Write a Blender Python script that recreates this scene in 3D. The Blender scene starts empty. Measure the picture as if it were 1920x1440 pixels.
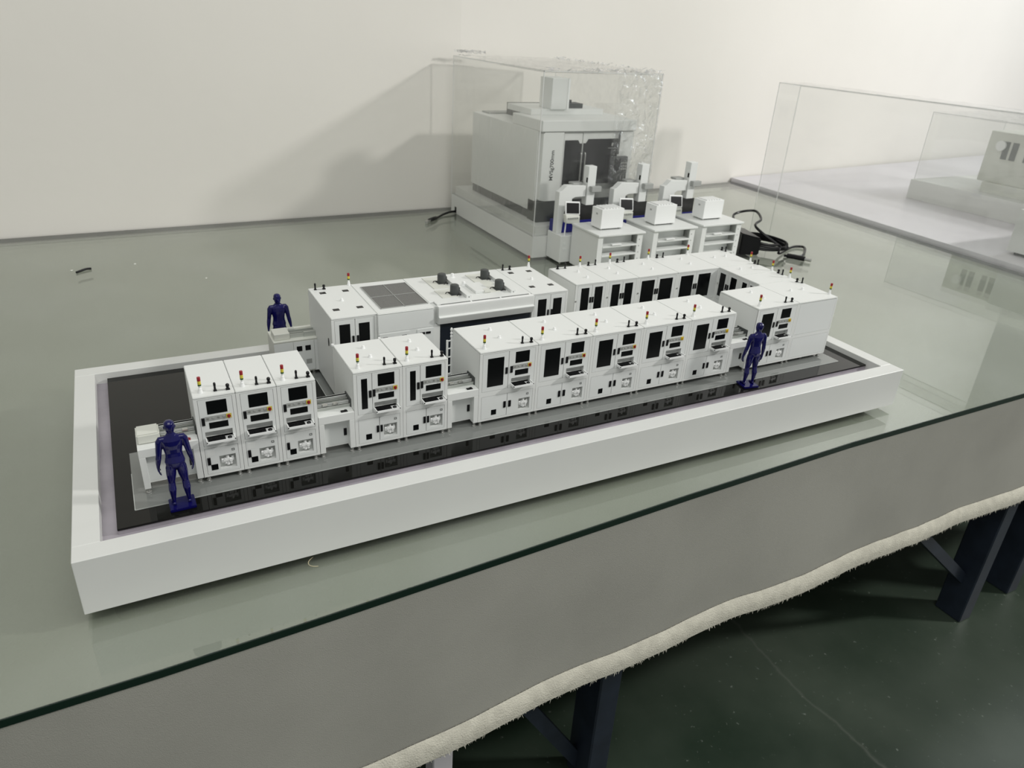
import bpy, bmesh, math, random
from mathutils import Vector, Matrix, noise
random.seed(7)
C = bpy.context.scene.collection
sc = bpy.context.scene
PI = math.pi

# ------------------------------------------------------------------ camera
cam = bpy.data.cameras.new('camera'); cam_o = bpy.data.objects.new('camera', cam); C.objects.link(cam_o)
R = ((0.8867073, -0.4590734, 0.0547885), (0.16061048, 0.41698939, 0.89460836), (-0.43353712, -0.78445616, 0.44347954))
M = Matrix(((R[0][0], R[1][0], R[2][0], 0.12000744), (R[0][1], R[1][1], R[2][1], -0.83051435), (R[0][2], R[1][2], R[2][2], 0.68295757), (0, 0, 0, 1)))
cam_o.matrix_world = M
cam.sensor_width = 36.0; cam.lens = 1377.2208 / 1920 * 36; cam.clip_start = 0.02
cam.dof.use_dof = True; cam.dof.focus_distance = 1.15; cam.dof.aperture_fstop = 9.0
sc.camera = cam_o
# ------------------------------------------------------------------ light
w = bpy.data.worlds.new('world'); sc.world = w; w.use_nodes = True
w.node_tree.nodes['Background'].inputs[0].default_value = (0.95, 0.965, 0.93, 1)
w.node_tree.nodes['Background'].inputs[1].default_value = 0.385
def area(name, loc, target, sx, sy, power, col):
    l = bpy.data.lights.new(name, 'AREA'); l.shape = 'RECTANGLE'; l.size = sx; l.size_y = sy; l.energy = power; l.color = col
    o = bpy.data.objects.new(name, l); C.objects.link(o); o.location = loc
    o.rotation_euler = (Vector(target) - Vector(loc)).to_track_quat('-Z', 'Y').to_euler(); return o
area('high_window_light', (5.3, -1.9, 2.75), (1.0, 0.9, 0.1), 0.35, 0.35, 152, (1.0, 0.98, 0.95))
area('ceiling_light', (0.2, -1.15, 2.65), (0.6, 0.25, 0), 2.4, 1.4, 39, (1.0, 1.0, 0.97))
area('added_wall_fill', (5.9, 0.9, 2.8), (5.6, 2.4, 1.3), 2.2, 0.8, 40, (0.87, 0.93, 1.0))  # unseen fill added to brighten the wall's right part, mirrored in the glass
sc.view_settings.view_transform = 'Standard'; sc.view_settings.look = 'None'
sc.cycles.transparent_max_bounces = 32
sc.view_settings.exposure = -0.06; sc.view_settings.gamma = 1.0; sc.view_settings.use_curve_mapping = False

# ------------------------------------------------------------------ materials
def mat(name, col, rough=0.5, metal=0.0, spec=0.5, noise_amt=0.0, nscale=8.0, bump=0.0, bscale=200.0, coat=0.0, col2=None):
    m = bpy.data.materials.new(name); m.use_nodes = True; nt = m.node_tree; b = nt.nodes['Principled BSDF']
    b.inputs['Base Color'].default_value = (*col, 1); b.inputs['Roughness'].default_value = rough
    b.inputs['Metallic'].default_value = metal; b.inputs['Specular IOR Level'].default_value = spec
    b.inputs['Coat Weight'].default_value = coat
    tc = nt.nodes.new('ShaderNodeTexCoord')
    if noise_amt or col2:
        n = nt.nodes.new('ShaderNodeTexNoise'); n.inputs['Scale'].default_value = nscale; n.inputs['Detail'].default_value = 6
        nt.links.new(tc.outputs['Object'], n.inputs['Vector'])
        r = nt.nodes.new('ShaderNodeValToRGB'); r.color_ramp.elements[0].position = 0.35; r.color_ramp.elements[1].position = 0.65
        c2 = col2 or tuple(c * (1 - noise_amt) for c in col)
        r.color_ramp.elements[0].color = (*c2, 1); r.color_ramp.elements[1].color = (*col, 1)
        nt.links.new(n.outputs['Fac'], r.inputs['Fac']); nt.links.new(r.outputs['Color'], b.inputs['Base Color'])
    if bump:
        n2 = nt.nodes.new('ShaderNodeTexNoise'); n2.inputs['Scale'].default_value = bscale; n2.inputs['Detail'].default_value = 4
        nt.links.new(tc.outputs['Object'], n2.inputs['Vector'])
        bp = nt.nodes.new('ShaderNodeBump'); bp.inputs['Strength'].default_value = bump; bp.inputs['Distance'].default_value = 0.002
        nt.links.new(n2.outputs['Fac'], bp.inputs['Height']); nt.links.new(bp.outputs['Normal'], b.inputs['Normal'])
    return m
def clear(name, tint, ior=1.45, rough=0.0, haze=0.0, bump=0.0, bscale=20.0, stretch=(1, 1, 1), refl=1.0, dist=0.01, hazecol=(.9, .9, .9)):
    m = bpy.data.materials.new(name); m.use_nodes = True; nt = m.node_tree; nt.nodes.clear()
    out = nt.nodes.new('ShaderNodeOutputMaterial'); mix = nt.nodes.new('ShaderNodeMixShader'); fr = nt.nodes.new('ShaderNodeFresnel')
    ge_ = nt.nodes.new('ShaderNodeNewGeometry'); mi = nt.nodes.new('ShaderNodeMapRange'); mi.inputs[3].default_value = ior; mi.inputs[4].default_value = 1 / ior
    nt.links.new(ge_.outputs['Backfacing'], mi.inputs[0]); nt.links.new(mi.outputs[0], fr.inputs['IOR']); t = nt.nodes.new('ShaderNodeBsdfTransparent'); g = nt.nodes.new('ShaderNodeBsdfGlossy')
    t.inputs['Color'].default_value = (*tint, 1); g.inputs['Roughness'].default_value = rough; g.inputs['Color'].default_value = (refl, refl, refl, 1)
    src = t
    if haze:
        d = nt.nodes.new('ShaderNodeBsdfDiffuse'); d.inputs['Color'].default_value = (*hazecol, 1); hm = nt.nodes.new('ShaderNodeMixShader')
        hm.inputs[0].default_value = haze
        nt.links.new(t.outputs[0], hm.inputs[1]); nt.links.new(d.outputs[0], hm.inputs[2]); src = hm
        if bump:   # smudges and folds scatter a little more light in streaks
            tc2 = nt.nodes.new('ShaderNodeTexCoord'); mp2 = nt.nodes.new('ShaderNodeMapping'); mp2.inputs['Scale'].default_value = stretch
            nz = nt.nodes.new('ShaderNodeTexNoise'); nz.inputs['Scale'].default_value = bscale * 0.6; nz.inputs['Detail'].default_value = 7
            nt.links.new(tc2.outputs['Object'], mp2.inputs[0]); nt.links.new(mp2.outputs[0], nz.inputs['Vector'])
            mr = nt.nodes.new('ShaderNodeMapRange'); mr.inputs[1].default_value = 0.45; mr.inputs[2].default_value = 0.75
            mr.inputs[3].default_value = haze * 0.4; mr.inputs[4].default_value = haze * 2.2
            nt.links.new(nz.outputs['Fac'], mr.inputs[0]); nt.links.new(mr.outputs[0], hm.inputs[0])
    if bump:
        tc = nt.nodes.new('ShaderNodeTexCoord'); mp = nt.nodes.new('ShaderNodeMapping'); mp.inputs['Scale'].default_value = stretch
        n = nt.nodes.new('ShaderNodeTexNoise'); n.inputs['Scale'].default_value = bscale; n.inputs['Detail'].default_value = 5
        n.inputs['Distortion'].default_value = 1.2
        nt.links.new(tc.outputs['Object'], mp.inputs[0]); nt.links.new(mp.outputs[0], n.inputs['Vector'])
        bp = nt.nodes.new('ShaderNodeBump'); bp.inputs['Strength'].default_value = bump; bp.inputs['Distance'].default_value = dist
        nt.links.new(n.outputs['Fac'], bp.inputs['Height']); nt.links.new(bp.outputs[0], g.inputs['Normal']); nt.links.new(bp.outputs[0], fr.inputs['Normal'])
    nt.links.new(fr.outputs[0], mix.inputs[0]); nt.links.new(src.outputs[0], mix.inputs[1]); nt.links.new(g.outputs[0], mix.inputs[2])
    nt.links.new(mix.outputs[0], out.inputs[0]); return m

WH = mat('white_paint', (0.705, 0.715, 0.69), 0.42, noise_amt=0.03, nscale=6)
WH2 = mat('white_model_plastic', (0.76, 0.775, 0.755), 0.45)
WPANEL = mat('panel_white', (0.74, 0.76, 0.745), 0.45)
WBRIGHT = mat('bright_white_plastic', (0.86, 0.87, 0.86), 0.3)
CREAM = mat('warm_white_plastic', (0.68, 0.69, 0.63), 0.5)
BLK = mat('black_plastic', (0.005, 0.005, 0.006), 0.3, spec=0.3)
BLKG = mat('black_window', (0.003, 0.0035, 0.004), 0.22, spec=0.22)
DGLS = mat('dark_front_glass', (0.012, 0.016, 0.024), 0.2)
GRY = mat('grey_metal_panel', (0.36, 0.37, 0.355), 0.45)
STL = mat('brushed_steel', (0.55, 0.55, 0.53), 0.3, 0.85)
RAILM = mat('rail_grey', (0.50, 0.52, 0.49), 0.35, 0.35)
DGR = mat('dark_grey_plastic', (0.055, 0.06, 0.058), 0.5)
MGR = mat('slot_grey', (0.16, 0.17, 0.165), 0.5)
RED = mat('red_plastic', (0.30, 0.012, 0.02), 0.35)
YEL = mat('yellow_plastic', (0.62, 0.52, 0.06), 0.35)
ORG = mat('amber_plastic', (0.62, 0.40, 0.03), 0.35)
GRN = mat('green_plastic', (0.03, 0.09, 0.02), 0.35)
BLUE = mat('glossy_blue', (0.004, 0.0035, 0.075), 0.12, spec=0.4, coat=0.15)
BLUEM = mat('blue_base', (0.010, 0.012, 0.17), 0.4)
GRAN = mat('dark_granite', (0.018, 0.018, 0.017), 0.35, noise_amt=0.3, nscale=60)
DECK = mat('black_acrylic', (0.007, 0.007, 0.006), 0.03, spec=0.22)
GPL = mat('grey_acrylic', (0.20, 0.21, 0.20), 0.06, spec=0.55)
GEDGE = mat('pale_acrylic_edge', (0.48, 0.50, 0.48), 0.3)
LILAC = mat('lilac_backing_paper', (0.42, 0.39, 0.43), 0.7, noise_amt=0.22, nscale=14, bump=0.3, bscale=60)
TORN = mat('torn_paper', (0.55, 0.50, 0.54), 0.8, noise_amt=0.3, nscale=90)
CLOTH = mat('grey_felt', (0.345, 0.342, 0.305), 0.95, spec=0.1, noise_amt=0.10, nscale=5, bump=0.30, bscale=900)
CLOTHT = mat('grey_felt_under_glass', (0.335, 0.335, 0.298), 0.9, spec=0.1, noise_amt=0.10, nscale=2.2, bump=0.3, bscale=300)
FLEECE = mat('pale_fleece', (0.62, 0.60, 0.51), 0.95, spec=0.1, noise_amt=0.15, nscale=50, bump=0.8, bscale=400)
GLSIDE = mat('dark_green_glass_edge', (0.006, 0.018, 0.012), 0.12)
NAVY = mat('navy_steel', (0.018, 0.026, 0.042), 0.42, noise_amt=0.3, nscale=20)
BOARD = mat('chipboard', (0.30, 0.24, 0.17), 0.8, noise_amt=0.2, nscale=60)
TBL2 = mat('white_laminate', (0.70, 0.68, 0.71), 0.35, noise_amt=0.06, nscale=3)
LENS = mat('lint', (0.8, 0.8, 0.75), 0.8)
STRW = mat('straw', (0.5, 0.45, 0.3), 0.8)
ACED = mat('acrylic_edge_white', (0.72, 0.73, 0.72), 0.25)
GLASS = clear('green_table_glass', (0.93, 0.955, 0.925), 1.68, 0.012, haze=0.042, bump=0.012, bscale=5, dist=0.002, hazecol=(.72, .75, .72))
ACR = clear('clear_acrylic', (0.988, 0.99, 0.988), 1.4, 0.0, haze=0.012, hazecol=(.8, .8, .82))
FILM = clear('stretch_film', (0.985, 0.985, 0.98), 1.38, 0.06, haze=0.03, bump=1.0, bscale=26, stretch=(1, 1, 1.3), dist=0.035)
FILMF = clear('smooth_stretch_film', (0.985, 0.985, 0.98), 1.36, 0.08, haze=0.022, bump=0.45, bscale=14, stretch=(1, 1, 0.6), dist=0.02)
FILMG = clear('gathered_stretch_film', (0.97, 0.97, 0.97), 1.6, 0.15, haze=0.22, bump=1.0, bscale=60, dist=0.03)
FILM2 = clear('taut_stretch_film', (0.988, 0.988, 0.988), 1.25, 0.08, haze=0.02, bump=0.5, bscale=9, stretch=(1, 1, 3), dist=0.01)

def wall_mat():
    m = mat('plaster_wall', (0.815, 0.79, 0.735), 0.85, spec=0.2, noise_amt=0.04, nscale=1.2, bump=0.25, bscale=26)
    return m
WALL = wall_mat()
def floor_mat():
    m = bpy.data.materials.new('green_epoxy_floor'); m.use_nodes = True; nt = m.node_tree; b = nt.nodes['Principled BSDF']
    tc = nt.nodes.new('ShaderNodeTexCoord'); n = nt.nodes.new('ShaderNodeTexNoise'); n.inputs['Scale'].default_value = 2.5; n.inputs['Detail'].default_value = 8
    r = nt.nodes.new('ShaderNodeValToRGB'); r.color_ramp.elements[0].color = (0.016, 0.030, 0.018, 1); r.color_ramp.elements[1].color = (0.058, 0.076, 0.056, 1)
    r.color_ramp.elements[0].position = 0.35; r.color_ramp.elements[1].position = 0.72
    n2 = nt.nodes.new('ShaderNodeTexNoise'); n2.inputs['Scale'].default_value = 80; n2.inputs['Detail'].default_value = 8
    r2 = nt.nodes.new('ShaderNodeValToRGB'); r2.color_ramp.elements[0].position = 0.67; r2.color_ramp.elements[1].position = 0.80
    mx = nt.nodes.new('ShaderNodeMixRGB'); mx.inputs[2].default_value = (0.20, 0.23, 0.20, 1)
    nd = nt.nodes.new('ShaderNodeTexNoise'); nd.inputs['Scale'].default_value = 7; nd.inputs['Detail'].default_value = 9
    nt.links.new(tc.outputs['Object'], nd.inputs[0]); sx = nt.nodes.new('ShaderNodeSeparateXYZ'); nt.links.new(tc.outputs['Object'], sx.inputs[0])
    a1 = nt.nodes.new('ShaderNodeMath'); a1.operation = 'MULTIPLY_ADD'; a1.inputs[1].default_value = 0.10; nt.links.new(nd.outputs['Fac'], a1.inputs[0]); nt.links.new(sx.outputs[0], a1.inputs[2])
    a2 = nt.nodes.new('ShaderNodeMath'); a2.operation = 'SUBTRACT'; a2.inputs[1].default_value = 1.470; nt.links.new(a1.outputs[0], a2.inputs[0])
    v = nt.nodes.new('ShaderNodeMath'); v.operation = 'ABSOLUTE'; nt.links.new(a2.outputs[0], v.inputs[0])
    rc = nt.nodes.new('ShaderNodeValToRGB'); rc.color_ramp.elements[0].color = (1, 1, 1, 1); rc.color_ramp.elements[1].color = (0, 0, 0, 1); rc.color_ramp.elements[1].position = 0.006
    mc = nt.nodes.new('ShaderNodeMixRGB'); mc.inputs[2].default_value = (0.13, 0.14, 0.12, 1)
    for a in (n, n2): nt.links.new(tc.outputs['Object'], a.inputs['Vector'])
    nt.links.new(n.outputs['Fac'], r.inputs[0]); nt.links.new(n2.outputs['Fac'], r2.inputs[0]); nt.links.new(r2.outputs[0], mx.inputs[0]); nt.links.new(r.outputs[0], mx.inputs[1])
    nt.links.new(v.outputs[0], rc.inputs[0]); ms = nt.nodes.new('ShaderNodeMath'); ms.operation = 'MULTIPLY'; ms.inputs[1].default_value = 0.35
    nt.links.new(rc.outputs[0], ms.inputs[0]); nt.links.new(ms.outputs[0], mc.inputs[0]); nt.links.new(mx.outputs[0], mc.inputs[1]); nt.links.new(mc.outputs[0], b.inputs['Base Color'])
    b.inputs['Roughness'].default_value = 0.42
    bp = nt.nodes.new('ShaderNodeBump'); bp.inputs['Strength'].default_value = 0.15; nt.links.new(n2.outputs['Fac'], bp.inputs['Height']); nt.links.new(bp.outputs[0], b.inputs['Normal'])
    return m
FLOOR = floor_mat()
def grille_mat():
    m = bpy.data.materials.new('perforated_grille'); m.use_nodes = True; nt = m.node_tree; b = nt.nodes['Principled BSDF']
    tc = nt.nodes.new('ShaderNodeTexCoord'); v = nt.nodes.new('ShaderNodeTexVoronoi'); v.inputs['Scale'].default_value = 520; v.inputs['Randomness'].default_value = 0.0
    r = nt.nodes.new('ShaderNodeValToRGB'); r.color_ramp.elements[0].position = 0.42; r.color_ramp.elements[1].position = 0.5
    r.color_ramp.elements[0].color = (0.035, 0.035, 0.035, 1); r.color_ramp.elements[1].color = (0.20, 0.20, 0.19, 1)
    nt.links.new(tc.outputs['Object'], v.inputs['Vector']); nt.links.new(v.outputs['Distance'], r.inputs[0]); nt.links.new(r.outputs[0], b.inputs['Base Color'])
    b.inputs['Roughness'].default_value = 0.5; return m
GRILLE = grille_mat()

# ------------------------------------------------------------------ mesh helpers
class MB:
    def __init__(s): s.v = []; s.f = []
    def box(s, x0, x1, y0, y1, z0, z1):
        n = len(s.v); s.v += [(x0, y0, z0), (x1, y0, z0), (x1, y1, z0), (x0, y1, z0), (x0, y0, z1), (x1, y0, z1), (x1, y1, z1), (x0, y1, z1)]
        for q in ((0, 3, 2, 1), (4, 5, 6, 7), (0, 1, 5, 4), (1, 2, 6, 5), (2, 3, 7, 6), (3, 0, 4, 7)): s.f.append(tuple(n + i for i in q))
        return s
    def quad8(s, pts):
        n = len(s.v); s.v += [tuple(p) for p in pts]
        for q in ((0, 3, 2, 1), (4, 5, 6, 7), (0, 1, 5, 4), (1, 2, 6, 5), (2, 3, 7, 6), (3, 0, 4, 7)): s.f.append(tuple(n + i for i in q))
        return s
    def cyl(s, a, b, r0, r1=None, n=14, caps=True):
        r1 = r0 if r1 is None else r1; a = Vector(a); b = Vector(b); d = (b - a).normalized()
        u = d.orthogonal().normalized(); w_ = d.cross(u); k = len(s.v)
        for c, r in ((a, r0), (b, r1)):
            for i in range(n):
                t = 2 * PI * i / n; s.v.append(tuple(c + (u * math.cos(t) + w_ * math.sin(t)) * r))
        for i in range(n): s.f.append((k + i, k + (i + 1) % n, k + n + (i + 1) % n, k + n + i))
        if caps: s.f.append(tuple(k + i for i in reversed(range(n)))); s.f.append(tuple(k + n + i for i in range(n)))
        return s
    def lathe(s, cx, cy, prof, n=14):
        k = len(s.v)
        for z, r in prof:
            for i in range(n): t = 2 * PI * i / n; s.v.append((cx + r * math.cos(t), cy + r * math.sin(t), z))
        for j in range(len(prof) - 1):
            for i in range(n): s.f.append((k + j * n + i, k + j * n + (i + 1) % n, k + (j + 1) * n + (i + 1) % n, k + (j + 1) * n + i))
        s.f.append(tuple(k + i for i in reversed(range(n)))); m_ = k + (len(prof) - 1) * n; s.f.append(tuple(m_ + i for i in range(n)))
        return s
    def prism(s, poly, y0, y1):   # polygon in (x,z) extruded along y
        n = len(poly); k = len(s.v)
        s.v += [(x, y0, z) for x, z in poly] + [(x, y1, z) for x, z in poly]
        s.f.append(tuple(k + i for i in range(n))); s.f.append(tuple(k + n + i for i in reversed(range(n))))
        for i in range(n): j = (i + 1) % n; s.f.append((k + j, k + i, k + n + i, k + n + j))
        return s
    def prismx(s, poly, x0, x1):  # polygon in (y,z) extruded along x
        n = len(poly); k = len(s.v)
        s.v += [(x0, y, z) for y, z in poly] + [(x1, y, z) for y, z in poly]
        s.f.append(tuple(k + i for i in reversed(range(n)))); s.f.append(tuple(k + n + i for i in range(n)))
        for i in range(n): j = (i + 1) % n; s.f.append((k + i, k + j, k + n + j, k + n + i))
        return s
    def plate(s, x0, x1, z0, z1, y0, y1, holes=()):
        xs = sorted({x0, x1, *[min(max(h[i], x0), x1) for h in holes for i in (0, 1)]}); zs = sorted({z0, z1, *[min(max(h[i], z0), z1) for h in holes for i in (2, 3)]})
        for i in range(len(xs) - 1):
            for j in range(len(zs) - 1):
                cx = (xs[i] + xs[i + 1]) / 2; cz = (zs[j] + zs[j + 1]) / 2
                if not any(h[0] < cx < h[1] and h[2] < cz < h[3] for h in holes): s.box(xs[i], xs[i + 1], y0, y1, zs[j], zs[j + 1])
        return s
    def mesh(s, name, m, bevel=0, seg=1, smooth=False):
        me = bpy.data.meshes.new(name); me.from_pydata(s.v, [], s.f)
        bm = bmesh.new(); bm.from_mesh(me)
        if bevel: bmesh.ops.bevel(bm, geom=list(bm.edges), offset=bevel, segments=seg, affect='EDGES', clamp_overlap=True)
        bmesh.ops.recalc_face_normals(bm, faces=bm.faces)
        if smooth:
            for f in bm.faces: f.smooth = True
            for e in bm.edges:
                if len(e.link_faces) == 2 and e.calc_face_angle(0) > 0.7: e.smooth = False
        bm.to_mesh(me); bm.free(); me.materials.append(m); return me
    def build(s, name, m, parent=None, bevel=0, seg=1, smooth=False):
        return link(name, s.mesh(name, m, bevel, seg, smooth), parent)
def link(name, me, parent=None, loc=None):
    o = bpy.data.objects.new(name, me); C.objects.link(o)
    if parent: o.parent = parent
    if loc: o.location = loc
    return o
def tag(o, label=None, cat=None, group=None, kind=None):
    for k, v in (('label', label), ('category', cat), ('group', group), ('kind', kind)):
        if v: o[k] = v
    return o
def thing(name, label, cat, loc=(0, 0, 0), rz=0, group=None):
    o = bpy.data.objects.new(name, None); o.empty_display_size = 0.02; C.objects.link(o); o.location = loc; o.rotation_euler = (0, 0, rz)
    return tag(o, label, cat, group)
def copy_tree(o, parent=None):
    c = o.copy(); C.objects.link(c); c.parent = parent
    for ch in list(o.children): copy_tree(ch, c)
    return c
_cache = {}
def tube(pts, r, n=8, cyc=False):
    mb = MB(); P = [Vector(p) for p in pts]
    # Catmull-Rom resample
    Q = []
    for i in range(len(P) - 1):
        p0 = P[max(i - 1, 0)]; p1 = P[i]; p2 = P[i + 1]; p3 = P[min(i + 2, len(P) - 1)]
        for t in [k / 6 for k in range(6)]:
            Q.append(0.5 * ((2 * p1) + (-p0 + p2) * t + (2 * p0 - 5 * p1 + 4 * p2 - p3) * t * t + (-p0 + 3 * p1 - 3 * p2 + p3) * t ** 3))
    Q.append(P[-1]); k = 0; up = Vector((0, 0, 1))
    for i, q in enumerate(Q):
        d = (Q[min(i + 1, len(Q) - 1)] - Q[max(i - 1, 0)]).normalized(); u = d.cross(up)
        u = u.normalized() if u.length > 0.05 else Vector((1, 0, 0)); w_ = d.cross(u)
        for j in range(n): t = 2 * PI * j / n; mb.v.append(tuple(q + (u * math.cos(t) + w_ * math.sin(t)) * r))
    for i in range(len(Q) - 1):
        for j in range(n): mb.f.append((i * n + j, i * n + (j + 1) % n, (i + 1) * n + (j + 1) % n, (i + 1) * n + j))
    mb.f.append(tuple(range(n))); mb.f.append(tuple((len(Q) - 1) * n + j for j in range(n)))
    return mb

# ------------------------------------------------------------------ setting
TZ = -0.012                       # upper face of the glass on the table
FZ = -0.76                        # room floor
fl = MB().box(-4, 9, -3.2, 2.6, FZ - 0.05, FZ).build('floor', FLOOR); tag(fl, kind='structure')
def wall_y(x):
    pts = [(-4, 1.745), (-.23, 1.877), (1.34, 1.932), (2.95, 2.125), (9, 2.85)]
    for (a, b), (c_, d) in zip(pts, pts[1:]):
        if x <= c_: return b + (d - b) * (x - a) / (c_ - a)
    return pts[-1][1]
wb = MB(); xs = [-4, -.23, .3, 1.0, 1.34, 1.8, 2.3, 2.95, 5, 7.0]
for x0, x1 in zip(xs, xs[1:]):
    k = len(wb.v); wb.v += [(x0, wall_y(x0), FZ), (x1, wall_y(x1), FZ), (x1, wall_y(x1), 2.9), (x0, wall_y(x0), 2.9), (x0, wall_y(x0) + .1, FZ), (x1, wall_y(x1) + .1, FZ), (x1, wall_y(x1) + .1, 2.9), (x0, wall_y(x0) + .1, 2.9)]
    wb.f += [(k, k + 1, k + 2, k + 3), (k + 5, k + 4, k + 7, k + 6), (k + 3, k + 2, k + 6, k + 7)]
o = wb.build('wall_back', WALL, smooth=True); tag(o, kind='structure')

# ------------------------------------------------------------------ work table, glass, cloth
edge_pts = [(-.95, -.122), (-.5, -.1215), (-.08, -.1178), (.074, -.1158), (.274, -.108), (.533, -.096), (.894, -.079), (1.30, -.0657), (1.864, -.0657), (2.84, -.062)]
def edge_y(x):
    for (a, b), (c_, d) in zip(edge_pts, edge_pts[1:]):
        if x <= c_: return b + (d - b) * (x - a) / (c_ - a)
    return edge_pts[-1][1]
XR = 2.84
table = thing('work_table', 'long steel-legged work table against the wall under the glass and grey felt', 'table', (0, 0, FZ))
t = MB().box(-.93, 2.80, -.045, 1.70, -.028 - FZ - .022, -.028 - FZ).build('tabletop', BOARD, table)
for x, y in ((.785, -.05), (2.014, -.07), (2.262, -.056), (.775, 1.45), (2.014, 1.45), (-.6, -.05), (-.6, 1.45)):
    MB().box(x, x + .05, y, y + .075, 0, .70).build('leg', NAVY, table, bevel=.003)
def bar(a, b, w_=.014):
    a = Vector(a); b = Vector(b); d = (b - a).normalized(); u = d.cross(Vector((0, 1, 0))).normalized() * w_; v = Vector((0, 1, 0)) * w_ * .6
    return MB().quad8([a - u - v, a + u - v, a + u + v, a - u + v, b - u - v, b + u - v, b + u + v, b - u + v])
for a, b in (((.80, -.0, .03), (.565, -.0, .42)), ((2.02, -.03, .13), (1.62, -.03, .46)), ((2.28, -.02, .20), (2.60, -.02, .50)), ((2.05, -.02, .40), (2.80, -.02, .46))):
    bar(a, b).build('brace', NAVY, table)
MB().box(.775, 2.80, -.03, .02, .64, .70).build('apron_rail', NAVY, table)
MB().box(.432, .468, -.075, -.040, .06, .50).build('wrapped_post', TBL2, table, bevel=.002)

glass = thing('glass_sheet', 'thick green-tinted glass sheet covering the whole work table', 'glass sheet', (0, 0, TZ - .012))
gm = MB(); n = len(edge_pts)
gv = [(x, y, .012) for x, y in edge_pts] + [(2.98, 2.10, .012), (2.3, 2.03, .012), (1.34, 1.925, .012), (-.23, 1.87, .012), (-.95, 1.845, .012)]
k = len(gv); gm.v = gv + [(x, y, 0) for x, y, z in gv]; gm.f = [tuple(range(k)), tuple(reversed(range(k, 2 * k)))]
gm.build('pane', GLASS, glass)
ge = MB()
for i in range(k):
    j = (i + 1) % k; a = gv[i]; b = gv[j]; q = len(ge.v)
    cx, cy = 1.0, .9
    def off(p, s): d = Vector((cx - p[0], cy - p[1])); d.normalize(); return (p[0] + d.x * s, p[1] + d.y * s)
    a2 = off(a, .0015); b2 = off(b, .0015)
    ge.v += [(a[0], a[1], 0), (b[0], b[1], 0), (b[0], b[1], .0105), (a[0], a[1], .0105), (*a2, .0121), (*b2, .0121)]
    ge.f += [(q, q + 1, q + 2, q + 3), (q + 3, q + 2, q + 5, q + 4)]
ge.build('polished_edge', GLSIDE, glass)

cloth = thing('table_cloth', 'grey felt cloth under the glass with frayed pale hem hanging over the front', 'cloth', (0, 0, -.028))
cm = MB(); pts = [(x, y + .004) for x, y in edge_pts] + [(2.97, 1.99), (-.95, 1.80)]
cm.v = [(x, y, .003) for x, y in pts]; cm.f = [tuple(range(len(pts)))]
cm.build('top_cloth', CLOTHT, cloth)
def skirt_bottom(x): return -.271 + .003 * math.sin(x * 5.1) + .002 * math.sin(x * 13 + 1) - .012 * max(0, 1 - x)
nx, nz = 150, 12; sk = MB(); hem = MB(); fr = MB()
def sk_pt(x, t_):
    y = edge_y(x) + .001 - .022 * t_ ** 1.3 - .005 * t_ * math.sin(x * 6.0) - .003 * t_ * math.sin(x * 17)
    return (x, y, .003 + t_ * skirt_bottom(x))
for i in range(nx + 1):
    x = -.95 + (XR + .95) * i / nx
    for j in range(nz + 1): sk.v.append(sk_pt(x, j / nz))
for i in range(nx):
    for j in range(nz): a = i * (nz + 1) + j; sk.f.append((a, a + 1, a + nz + 2, a + nz + 1))
so = sk.build('front_skirt', CLOTH, cloth, smooth=True)
nh = 500
for i in range(nh + 1):
    x = -.95 + (XR + .95) * i / nh; p = sk_pt(x, 1); wv = noise.noise(Vector((x * 14, 0, 0))) * .003
    hem.v += [(x, p[1] - .001, p[2] + .010 + wv), (x, p[1] - .008, p[2] + .003 + wv), (x, p[1] - .013, p[2] - .012), (x, p[1] - .013, p[2] - .026 + wv), (x, p[1] - .004, p[2] - .030 + wv), (x, p[1] + .004, p[2] - .02)]
    if i < nh:
        for j in range(5): a = i * 6 + j; hem.f.append((a, a + 1, a + 7, a + 6))
hem.build('hem', FLEECE, cloth, smooth=True)
for i in range(5200):
    x = -.95 + (XR + .95) * random.random(); p = sk_pt(x, 1); wv = noise.noise(Vector((x * 14, 0, 0))) * .003
    if random.random() < .72: b0 = (x, p[1] - random.uniform(.003, .013), p[2] - .027 + wv); L_ = random.uniform(.003, .008); d = (random.uniform(-.5, .5) * L_, random.uniform(-.3, .3) * L_, -L_)
    else: b0 = (x, p[1] - .0005, p[2] + .009 + wv); L_ = random.uniform(.001, .003); d = (random.uniform(-.5, .5) * L_, -.3 * L_, L_)
    k = len(fr.v); ww = random.uniform(.0006, .0016)
    fr.v += [(b0[0] - ww, b0[1], b0[2]), (b0[0] + ww, b0[1], b0[2]), (b0[0] + d[0], b0[1] + d[1], b0[2] + d[2]), (b0[0], b0[1] + ww, b0[2])]
    fr.f += [(k, k + 1, k + 2), (k + 1, k + 3, k + 2), (k + 3, k, k + 2)]
tag(fr.build('fringe', FLEECE, cloth), kind='stuff')

tb2 = thing('side_table', 'white laminate table butted against the right end of the glass', 'table', (0, 0, FZ))
tt = MB(); P4 = [(2.995, 2.125), (2.86, -.09), (6.4, -.09), (6.4, 2.50)]
tt.v = [(x, y, z) for z in (-.03 - FZ, .004 - FZ) for x, y in P4]; tt.f = [(0, 1, 2, 3), (7, 6, 5, 4), (0, 4, 5, 1), (1, 5, 6, 2), (2, 6, 7, 3), (3, 7, 4, 0)]
tt.build('tabletop', TBL2, tb2)
for x, y in ((2.95, 0.05), (6.2, .05), (3.1, 1.9), (6.2, 1.9)): MB().box(x, x + .05, y, y + .05, 0, -.03 - FZ).build('leg', NAVY, tb2)

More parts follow.
